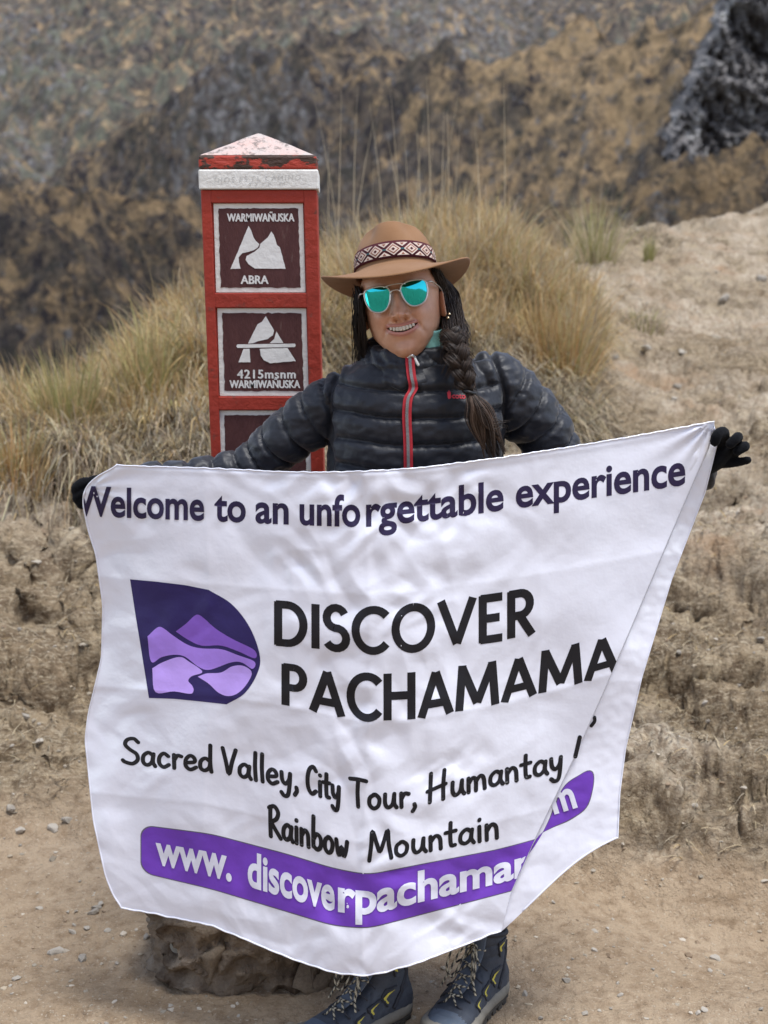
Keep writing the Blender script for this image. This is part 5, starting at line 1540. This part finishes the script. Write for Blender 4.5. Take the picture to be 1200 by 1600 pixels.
def ple(v): return np.interp(v, PLE[:, 1], PLE[:, 0])
REd = np.array([(1115, 640), (1115, 660), (1122, 690), (1102, 770), (1050, 905), (1003, 1060), (978, 1170), (969, 1240), (966, 1310), (966, 1400)], float)
def red_(v): return np.interp(v, REd[:, 1], REd[:, 0])
def cloth_d(u, v):
    """distance of the cloth surface (metres) at a place of the cloth"""
    u = np.asarray(u, float); v = np.asarray(v, float)
    tt = np.clip((v - 735) / 790, 0, 1)
    dr = 2.655 - .075 * tt
    w_ = np.abs(u - 572) / np.where(u < 572, 440, 520)
    d = dr + (2.80 - dr + .02 * (u > 572)) * (np.sqrt(w_ ** 2 + .035) - .187) / (1.0174 - .187)
    d = d + .022 * np.exp(-((u - 150) / 45) ** 2) * np.sin((v - 760) / 150.0)             # left edge rolls
    # soft drape folds radiating from the hands
    d = d + .009 * np.sin((u * .8 + v * .35) / 62.0) * smooth01(330, 120, u) * smooth01(760, 1000, v)
    d = d + .0055 * np.sin((u * .9 - v * .35) / 44.0) * smooth01(650, 950, u)
    d = d + .006 * np.sin((u + .25 * v) / 55.0) * tt ** 2
    # press creases
    for c, s in ((572, .0035), (322, .0022), (838, .0016), (452, .0012)):
        d = d - s * np.exp(-np.abs(u - c - 6 * np.sin(v / 130)) / 14)
    for c, s in ((930, .0015), (1128, .0022), (1320, .0015)):
        d = d - s * np.exp(-np.abs(v + .0 * u - c) / 12)
    # crumpling, strongest down the middle
    cr = .12 + np.exp(-((u - 600) / 190) ** 2) * (.9 + .6 * smooth01(1350, 1500, v) + .5 * smooth01(980, 860, v)) + .35 * smooth01(400, 200, u)
    tri = lambda t: np.abs((t % 1.0) - .5) * 2                           # planar facets with sharp creases
    wx, wy = 26 * noise2(u / 95, v / 95, 71), 26 * noise2(u / 95 + 9, v / 95, 72)
    nz = 0
    for i, (ang, lam) in enumerate(((18, 58), (75, 71), (128, 47), (160, 66), (47, 34))):
        c_, s_ = math.cos(math.radians(ang)), math.sin(math.radians(ang))
        loc = smooth01(-.15, .45, noise2(u / 85 + 3 * i, v / 85, 80 + i))
        nz = nz + loc * tri(((u + wx) * c_ + (v + wy) * s_) / lam) * lam / 50
    d = d + .0034 * np.minimum(cr, 1.6) * nz + .0050 * noise2(u / 110, v / 95, 23)
    d = d + .007 * np.sin(u / 48 + v / 400 + 1.5 * noise2(u / 300, v / 300, 91)) * smooth01(800, 1150, v) * .6   # long vertical folds
    # hem along top
    d = d - .0015 * np.exp(-((v - 742) / 5.0) ** 2)
    # gathered at the two hands
    for hx, hy, ga in ((1112, 735, .006), (140, 775, .0022)):
        rr_ = np.hypot(u - hx, v - hy); an_ = np.arctan2(v - hy, u - hx)
        d = d + ga * np.exp(-rr_ / 55) * np.sin(an_ * 13) * smooth01(2, 14, rr_)
    return d
LE = np.array([(735, 190), (745, 166), (760, 145), (778, 131), (800, 128), (850, 137), (890, 149), (980, 160), (1075, 158), (1180, 137), (1230, 132), (1370, 145), (1470, 164), (1510, 178), (1527, 192)], float)
vfine = np.linspace(735, 1527, 400)
lefine = np.convolve(np.pad(np.interp(vfine, LE[:, 0], LE[:, 1]), 6, 'edge'), np.ones(13) / 13, 'valid')
def left_(v): return np.interp(v, vfine, lefine)
def warp(u, v):                                  # cloth coordinates -> photograph pixel
    return u, v + Dv(u, v)
def ple_nominal(vn):
    """where the pleat line crosses cloth row vn"""
    u = np.full_like(vn, 950.0)
    for _ in range(40): u = .5 * u + .5 * ple(vn + Dv(u, vn))
    return u
nr, nc = 250, 270
b = np.linspace(0, 1, nr); vn = 735 + 792 * b
L_, R_ = left_(vn), ple_nominal(vn)
aa = np.linspace(0, 1, nc)
UN = L_[:, None] + aa[None, :] * (R_ - L_)[:, None]; VN = np.repeat(vn[:, None], nc, 1)
PU, PV = warp(UN, VN)
# ragged, slightly wavy hem lines
PV[0] += 1.2 * noise2(PU[0] / 12, 0 * PU[0], 5); PV[-1] += 1.5 * noise2(PU[-1] / 18, 0 * PU[0], 6)
PD = cloth_d(UN, VN)
main = P(PU, PV, PD)
# hidden fold-back and the strip that comes out from behind the pleat
edge_u, edge_v, edge_d = PU[:, -1], PV[:, -1], PD[:, -1]
TP0 = (1 - b ** 5) * smooth01(.0, .10, b)
back = P(edge_u - 30 * TP0, edge_v, edge_d + .006); back2 = P(edge_u - 46, edge_v, edge_d + .021)
ns_ = 44
sv0 = edge_v                                      # strip rows: left on the pleat, right on the free edge
rv = np.interp(b, [0, 1], [658, 1309])
ru = red_(rv)
sa = np.linspace(0, 1, ns_)
TP = (1 - b ** 5) * smooth01(.0, .10, b)
lu = edge_u - 46 * TP
SU = lu[:, None] + (ru - lu)[:, None] * sa[None, :]
SV = sv0[:, None] + (rv - sv0)[:, None] * sa[None, :] - 14 * np.sin(np.pi * sa ** 1.4)[None, :] * (b ** 5)[:, None]
def strip_d(u, v):
    k = np.clip((u - ple(v)) / np.maximum(30, red_(v) - ple(v)), -.5, 1.2)
    base = 2.842 + 0.0 * u
    mn = cloth_d(ple(v), v - Dv(ple(v), v))
    return mn + .008 + .020 * k + .0020 * noise2(u / 40, v / 60, 44) + .0022 * np.sin((u + v * .5) / 19) * smooth01(1150, 1400, v) + .0008 * noise2(u / 12, v / 14, 46)
SD = strip_d(SU, SV)
tiny = smooth01(0, .035, b)[:, None]
strip_v = P(SU, SV, SD)
V = np.concatenate([main, back[:, None], strip_v], 1)
CLOTH_K = dict(rough=.22, spec=.9, bump=.03, bscale=70, bump2=[(.06, 12)], sheen=.1)
CLOTH = mat('white_satin', (.78, .79, .87), (.75, .76, .845), 3, transl=.10, **CLOTH_K)
bn = thing('banner', 'white satin travel banner with purple logo and lettering, held up by the person', 'banner', (.06, 2.66, .2))
bmsh = new_mesh('cloth', V.reshape(-1, 3), grid_faces(nr, V.shape[1]))
cloth = obj('cloth', bmsh, CLOTH, bn)
# stitched hem
def hem(pu, pv, pd, nm='hem'):
    p = P(pu, pv, pd - .0008); v, f = tube(p, .0016, 6); build(nm, v, f, CLOTH, bn)
hem(PU[0], PV[0] + 1.2, PD[0]); hem(PU[-1], PV[-1] - 1.2, PD[-1]); hem(PU[:, 0] + 1.0, PV[:, 0], PD[:, 0])
hem(SU[:, -1] - 1, SV[:, -1], SD[:, -1]); hem(SU[-1, 8:], SV[-1, 8:] - 1, SD[-1, 8:])

def ink(name, c, **k):
    return mat(name, c, tuple(x * 1.35 for x in c), 6, **{**CLOTH_K, 'spec': .22, 'rough': .45, 'sheen': 0.0, **k})
BLACK = ink('black_print', (.010, .0095, .012)); INDIGO = ink('indigo_print', (.020, .014, .045)); NAVYP = ink('navy_print', (.022, .015, .085))
PUR = ink('purple_print', (.125, .040, .34)); LIL1 = ink('violet_print', (.185, .085, .42)); LIL2 = ink('lilac_print', (.30, .175, .58)); LIL3 = ink('pale_lilac_print', (.40, .27, .66))
WTXT = ink('white_print', (.55, .55, .62)); GREY = ink('grey_outline', (.10, .085, .12))

def cut_grid(v, f, step=6.5, clip=None):
    """cut flat triangles along a grid so that they can bend; optional clip against the pleat"""
    bm = bmesh.new(); vs = [bm.verts.new((a_, b_, 0)) for a_, b_ in v]
    for t in f:
        try: bm.faces.new([vs[i] for i in t])
        except ValueError: pass
    for ax in (0, 1):
        lo, hi = v[:, ax].min(), v[:, ax].max()
        for c in np.arange(math.floor(lo / step) * step + step, hi, step):
            co_ = [0, 0, 0]; co_[ax] = c; no_ = [0, 0, 0]; no_[ax] = 1
            bmesh.ops.bisect_plane(bm, geom=bm.verts[:] + bm.edges[:] + bm.faces[:], plane_co=co_, plane_no=no_, dist=1e-5)
    return bm
def clip_line(bm, p, n):
    bmesh.ops.bisect_plane(bm, geom=bm.verts[:] + bm.edges[:] + bm.faces[:], plane_co=(p[0], p[1], 0), plane_no=(n[0], n[1], 0), dist=1e-5, clear_outer=True)
def printed(name, shapes, m, e=.0005, space='cloth', step=6.5, clip=True, parent=None, de=0.0):
    """shapes in cloth coordinates ('cloth'), photo pixels on the main sheet ('pix') or on the strip ('strip')"""
    mb = MB()
    for si, (v, f) in enumerate(shapes):
        bm = cut_grid(np.asarray(v, float), f, step)
        q = np.array([w_.co for w_ in bm.verts])
        if len(q) == 0: bm.free(); continue
        if space == 'cloth':
            uu, vv = warp(q[:, 0], q[:, 1])
            for w_, a_, b_ in zip(bm.verts, uu, vv): w_.co = (a_, b_, 0)
        if clip:
            cen = q[:, 1].mean() if space != 'cloth' else float(np.mean([w_.co.y for w_ in bm.verts]))
            pa, pb = ple(cen - 30), ple(cen + 30); n = np.array([60.0, -(pb - pa)]); n /= np.linalg.norm(n)
            if n[0] < 0: n = -n
            if space == 'strip': n = -n; clip_line(bm, (ple(cen) + .5, cen), n)
            else: clip_line(bm, (ple(cen) - 1.0, cen), n)
        bmesh.ops.triangulate(bm, faces=bm.faces[:]); bm.verts.index_update(); bm.verts.ensure_lookup_table()
        q = np.array([w_.co[:2] for w_ in bm.verts]); fc_ = [[w_.index for w_ in t.verts] for t in bm.faces]; bm.free()
        if len(fc_) == 0: continue
        if space == 'strip': d = strip_d(q[:, 0], q[:, 1])
        else:
            vn_ = q[:, 1].copy()
            for _ in range(25): vn_ = q[:, 1] - Dv(q[:, 0], vn_)
            d = cloth_d(q[:, 0], vn_)
            ql = left_(vn_)                        # ink stops where the cloth stops
            q[:, 0] = np.maximum(q[:, 0], ql + 1.5)
        mb.add(P(q[:, 0], q[:, 1], d - e - si * de), fc_)
    return mb.build(name, m, parent or bn, True) if mb.n else None

TX = .73
def line(words, base, cap, bold, m, name='lettering', e=.0005, **k):
    for s, u0, u1 in words: printed(name, [fit_text(s, u0, u1, base, cap, bold, **k)], m, e)
# top line
line([('Welcome', 118, 319)], 822, 771, .024, INDIGO, e=.0013)
line([('to', 335, 384), ('an', 399, 451), ('unfo', 468, 563), ('rgettable', 572, 787), ('experience', 806, 1071)], 822, 771, .024, INDIGO)
# brand: geometric capitals drawn with a flat pen, units of capital height, y up
arc_ = lambda cx, cy, rx, ry, a0, a1, n=18: [(cx + rx * math.cos(math.radians(t)), cy + ry * math.sin(math.radians(t))) for t in np.linspace(a0, a1, n)]
CAPS = {
 'D': (.74, [[(.08, 0), (.08, 1)], [(.03, .935), (.28, .935)] + arc_(.28, .5, .37, .435, 90, -90) + [(.28, .065), (.03, .065)]]),
 'I': (.16, [[(.08, 0), (.08, 1)]]),
 'S': (.56, [arc_(.28, .725, .21, .225, 25, 260, 12) + arc_(.28, .275, .23, .225, 95, -150, 14)]),
 'C': (.78, [arc_(.46, .5, .40, .445, 42, 318, 26)]),
 'O': (.96, [arc_(.48, .5, .40, .445, 90, 450.5, 40)]),
 'V': (.80, [[(.04, 1.0), (.40, .06)], [(.76, 1.0), (.40, .06)]]),
 'E': (.54, [[(.08, 0), (.08, 1)], [(.03, .935), (.52, .935)], [(.03, .51), (.46, .51)], [(.03, .065), (.52, .065)]]),
 'R': (.60, [[(.08, 0), (.08, 1)], [(.03, .935), (.28, .935)] + arc_(.28, .70, .22, .235, 90, -90, 12) + [(.28, .465), (.03, .465)], [(.27, .46), (.55, .0)]]),
 'P': (.58, [[(.08, 0), (.08, 1)], [(.03, .935), (.28, .935)] + arc_(.28, .69, .23, .245, 90, -90, 12) + [(.28, .445), (.03, .445)]]),
 'A': (.82, [[(.06, 0), (.41, .94)], [(.76, 0), (.41, .94)], [(.16, .27), (.66, .27)]]),
 'H': (.74, [[(.08, 0), (.08, 1)], [(.66, 0), (.66, 1)], [(.08, .52), (.66, .52)]]),
 'M': (1.0, [[(.06, 0), (.14, 1)], [(.94, 0), (.86, 1)], [(.13, .97), (.50, .12)], [(.87, .97), (.50, .12)]]),
}
def flat_stroke(p, w):
    p = np.asarray(p, float)
    t = np.gradient(p, axis=0); t /= np.linalg.norm(t, axis=1)[:, None]; n = np.c_[-t[:, 1], t[:, 0]] * w / 2
    k = len(p); return np.concatenate([p + n, p - n]), [q for i in range(k - 1) for q in ([i, i + 1, k + i + 1], [i, k + i + 1, k + i])]
def capitals(s, u0, u1, base, cap, pen):
    tot = sum(CAPS[c][0] for c in s) + .10 * (len(s) - 1); k = (u1 - u0) / tot; x = 0; H = base - cap
    for c in s:
        adv, ss = CAPS[c]; sh_ = []
        for i, q in enumerate(ss):
            q = np.array(q); p = np.c_[u0 + (q[:, 0] + x) * k, base - q[:, 1] * H]; sh_.append(flat_stroke(p, pen))
        printed('letter', sh_, BLACK, .0005, 'cloth', 6.5, True, None, .00003)
        x += adv + .10
capitals('DISCOVER', 429, 835, 1022, 950, 12.8)
capitals('PACHAMAMA', 441, 967, 1127, 1054, 12.8)
# logo
def lg(pts): return [(120 + x / 2.308, 650 + y / 2.308) for x, y in pts]
arcp = [tuple(p) for p in spline(np.array([(475, 627), (560, 680), (625, 765), (660, 865), (650, 930), (605, 1000), (540, 1040)], float), 40)]
printed('logo', [poly_fill(lg([(192, 589), (290, 598), (390, 610)] + arcp + [(450, 1030), (350, 1020), (260, 1017), (235, 860), (212, 720)]))], NAVYP, .0005, 'pix')
sp_ = lambda p, n=5: [tuple(q) for q in spline(np.array(p + p[:1], float), len(p) * n)[:-1]]
printed('logo_peak', [poly_fill(lg(sp_([(357, 777), (395, 748), (425, 720), (442, 718), (465, 735), (505, 770), (565, 806), (640, 844), (642, 874), (585, 850), (520, 828), (450, 828), (400, 806)])))], LIL1, .0009, 'pix')
printed('logo_hill', [poly_fill(lg(sp_([(255, 795), (290, 763), (312, 765), (345, 790), (400, 825), (450, 838), (520, 841), (580, 862), (641, 886), (633, 912), (595, 889), (555, 889), (480, 915), (440, 905), (390, 868), (350, 861), (305, 870), (268, 886)])))], LIL2, .0009, 'pix')
printed('logo_field', [poly_fill(lg(sp_([(272, 910), (310, 888), (370, 869), (405, 886), (453, 922), (415, 938), (402, 955), (416, 972), (421, 990), (408, 1002), (350, 993), (283, 995)])))], LIL3, .0009, 'pix')
printed('logo_field', [poly_fill(lg(sp_([(436, 940), (470, 928), (520, 925), (560, 903), (600, 901), (631, 925), (612, 968), (580, 1000), (545, 1010), (510, 997), (475, 965)])))], LIL3, .0009, 'pix')

# hand-lettered lines: pen strokes, x right and y up in units of capital height
G = {
 'S': (.62, [[(.56, .86), (.40, .99), (.18, .93), (.10, .74), (.26, .56), (.50, .40), (.54, .18), (.36, .02), (.10, .06), (.02, .12)]]),
 'a': (.50, [[(.40, .40), (.24, .50), (.07, .36), (.06, .12), (.20, .02), (.36, .14), (.41, .40)], [(.42, .46), (.40, .16), (.48, .0)]]),
 'c': (.44, [[(.38, .42), (.22, .52), (.07, .36), (.07, .12), (.22, .0), (.40, .10)]]),
 'r': (.38, [[(.08, .50), (.09, .0)], [(.09, .30), (.20, .48), (.34, .46)]]),
 'e': (.46, [[(.07, .24), (.36, .30), (.34, .46), (.20, .52), (.06, .36), (.06, .12), (.22, .0), (.42, .10)]]),
 'd': (.50, [[(.38, .38), (.22, .48), (.06, .34), (.06, .10), (.20, .02), (.36, .14), (.40, .36)], [(.40, 1.0), (.40, .30), (.44, .0)]]),
 'V': (.56, [[(.02, .98), (.14, .50), (.26, .02), (.38, .50), (.52, .98)]]),
 'l': (.20, [[(.09, 1.02), (.08, .50), (.11, .0)]]),
 'y': (.46, [[(.05, .50), (.08, .22), (.20, .10), (.34, .26), (.38, .50)], [(.38, .50), (.36, .10), (.30, -.26), (.16, -.32), (.05, -.22)]]),
 ',': (.22, [[(.10, .06), (.12, -.06), (.04, -.20)]]),
 'C': (.54, [[(.48, .84), (.34, .98), (.14, .84), (.05, .50), (.10, .16), (.28, .0), (.48, .12)]]),
 'i': (.20, [[(.09, .50), (.10, .0)], [(.09, .72), (.095, .735)]]),
 't': (.36, [[(.16, .84), (.15, .40), (.18, .06), (.30, .04)], [(.0, .52), (.32, .54)]]),
 'T': (.56, [[(.28, .96), (.26, .50), (.28, .0)], [(.0, .94), (.28, .98), (.56, .96)]]),
 'o': (.48, [[(.22, .50), (.07, .38), (.06, .14), (.20, .01), (.36, .10), (.40, .34), (.28, .49), (.20, .50)]]),
 'u': (.48, [[(.06, .50), (.06, .18), (.16, .02), (.32, .14), (.38, .50)], [(.38, .50), (.38, .16), (.46, .0)]]),
 'H': (.74, [[(.12, 1.0), (.10, .50), (.08, .0)], [(.58, 1.02), (.54, .50), (.54, .0)], [(.0, .40), (.30, .46), (.62, .52)]]),
 'm': (.70, [[(.06, .50), (.07, .0)], [(.07, .30), (.20, .48), (.31, .38), (.32, .0)], [(.32, .32), (.46, .49), (.58, .38), (.62, .0)]]),
 'n': (.48, [[(.06, .50), (.07, .0)], [(.07, .30), (.22, .49), (.36, .38), (.39, .0)]]),
 'R': (.60, [[(.10, .96), (.10, .50), (.12, .0)], [(.04, .92), (.28, 1.0), (.46, .82), (.38, .60), (.12, .46)], [(.14, .46), (.32, .26), (.58, .0)]]),
 'b': (.50, [[(.08, 1.02), (.07, .50), (.08, .06)], [(.08, .30), (.22, .48), (.40, .40), (.42, .14), (.26, .0), (.08, .08)]]),
 'w': (.62, [[(.04, .50), (.10, .16), (.18, .02), (.28, .30), (.38, .02), (.48, .18), (.54, .50)]]),
 'M': (.78, [[(.04, .0), (.10, .50), (.14, .98), (.28, .55), (.38, .28), (.50, .60), (.62, .98), (.66, .50), (.74, .0)]]),
}
def written(s, u0, u1, base, cap, wpx, space='cloth', m=None, name='handwriting', rot=0):
    x = 0; st = []
    for ch in s:
        if ch == ' ': x += .30; continue
        adv, ss = G[ch]
        for q in ss: st.append(np.array(q) + [x, 0])
        x += adv + .06
    k = (u1 - u0) / (x - .06); H = base - cap
    sh_ = []
    for q in st:
        p = np.c_[u0 + q[:, 0] * k, base - q[:, 1] * H]
        sh_.append(stroke_fill(p, wpx, len(p) > 2, 5))
    return printed(name, sh_, m or BLACK, .0005, space, 6.5, True, None, .00002)
HW = 6.6
for s, u0, u1 in (('Sacred', 191, 333), ('Valley,', 347, 468), ('City', 479, 532), ('Tour,', 547, 653), ('Humantay', 668, 880)):
    written(s, u0, u1, 1265 if s != 'Sacred' else 1266, 1265 - (46 if s not in ('Tour,',) else 44), HW)
for s, u0, u1 in (('Rainbow', 419, 545), ('Mountain', 575, 781)):
    written(s, u0, u1, 1347, 1300, HW)
printed('handwriting', [stroke_fill([(906, 1152), (903, 1165), (899, 1182)], HW, True)], BLACK, .0007, 'pix', clip=False)
printed('handwriting', [stroke_fill([(929, 1121), (929, 1127), (924, 1134)], 5.5, True)], BLACK, .0007, 'strip', clip=False)

# web-address pill
def pill(g):
    r = 20
    pts = []
    x0, x1, y0, y1 = 221 - g, 1010, 1368 - g, 1450 + g
    for a0, (cx_, cy_) in ((np.pi, (x0 + r, y0 + r)), ):
        for a in np.linspace(np.pi, 1.5 * np.pi, 8): pts.append((cx_ + r * math.cos(a), cy_ + r * math.sin(a)))
    pts += [(x1, y0), (x1, y1)]
    for a in np.linspace(.5 * np.pi, np.pi, 8): pts.append((x0 + r + r * math.cos(a), y1 - r + r * math.sin(a)))
    return poly_fill(pts)
printed('pill_outline', [pill(1.6)], GREY, .0003)
printed('pill', [pill(0)], PUR, .0006)
for s, u0, u1 in (('www.', 243, 362), ('discove', 387, 523), ('rpachamama', 528, 888)):
    printed('web_address', [fit_text(s, u0, u1, 1428, 1376, .030)], WTXT, .0018)
endp = spline(np.array([(818, 1345), (838, 1318), (858, 1282), (880, 1232), (905, 1212), (920, 1205), (927, 1212), (925, 1235), (915, 1262), (890, 1280), (862, 1293), (842, 1306), (826, 1335)], float), 70)
cen_ = endp.mean(0)
printed('pill_outline', [poly_fill([tuple(cen_ + (p - cen_) * (1 + 1.8 / np.linalg.norm(p - cen_))) for p in endp])], GREY, .0003, 'strip')
printed('pill', [poly_fill([tuple(p) for p in endp])], PUR, .0006, 'strip')
v_, f_ = fit_text('m', 0, 38, 0, -47, .030)
an_ = math.radians(-17)
v_ = np.c_[866 + v_[:, 0] * math.cos(an_) - v_[:, 1] * math.sin(an_), 1271 + v_[:, 0] * math.sin(an_) + v_[:, 1] * math.cos(an_)]
printed('web_address', [(v_, f_)], WTXT, .0018, 'strip', clip=False)
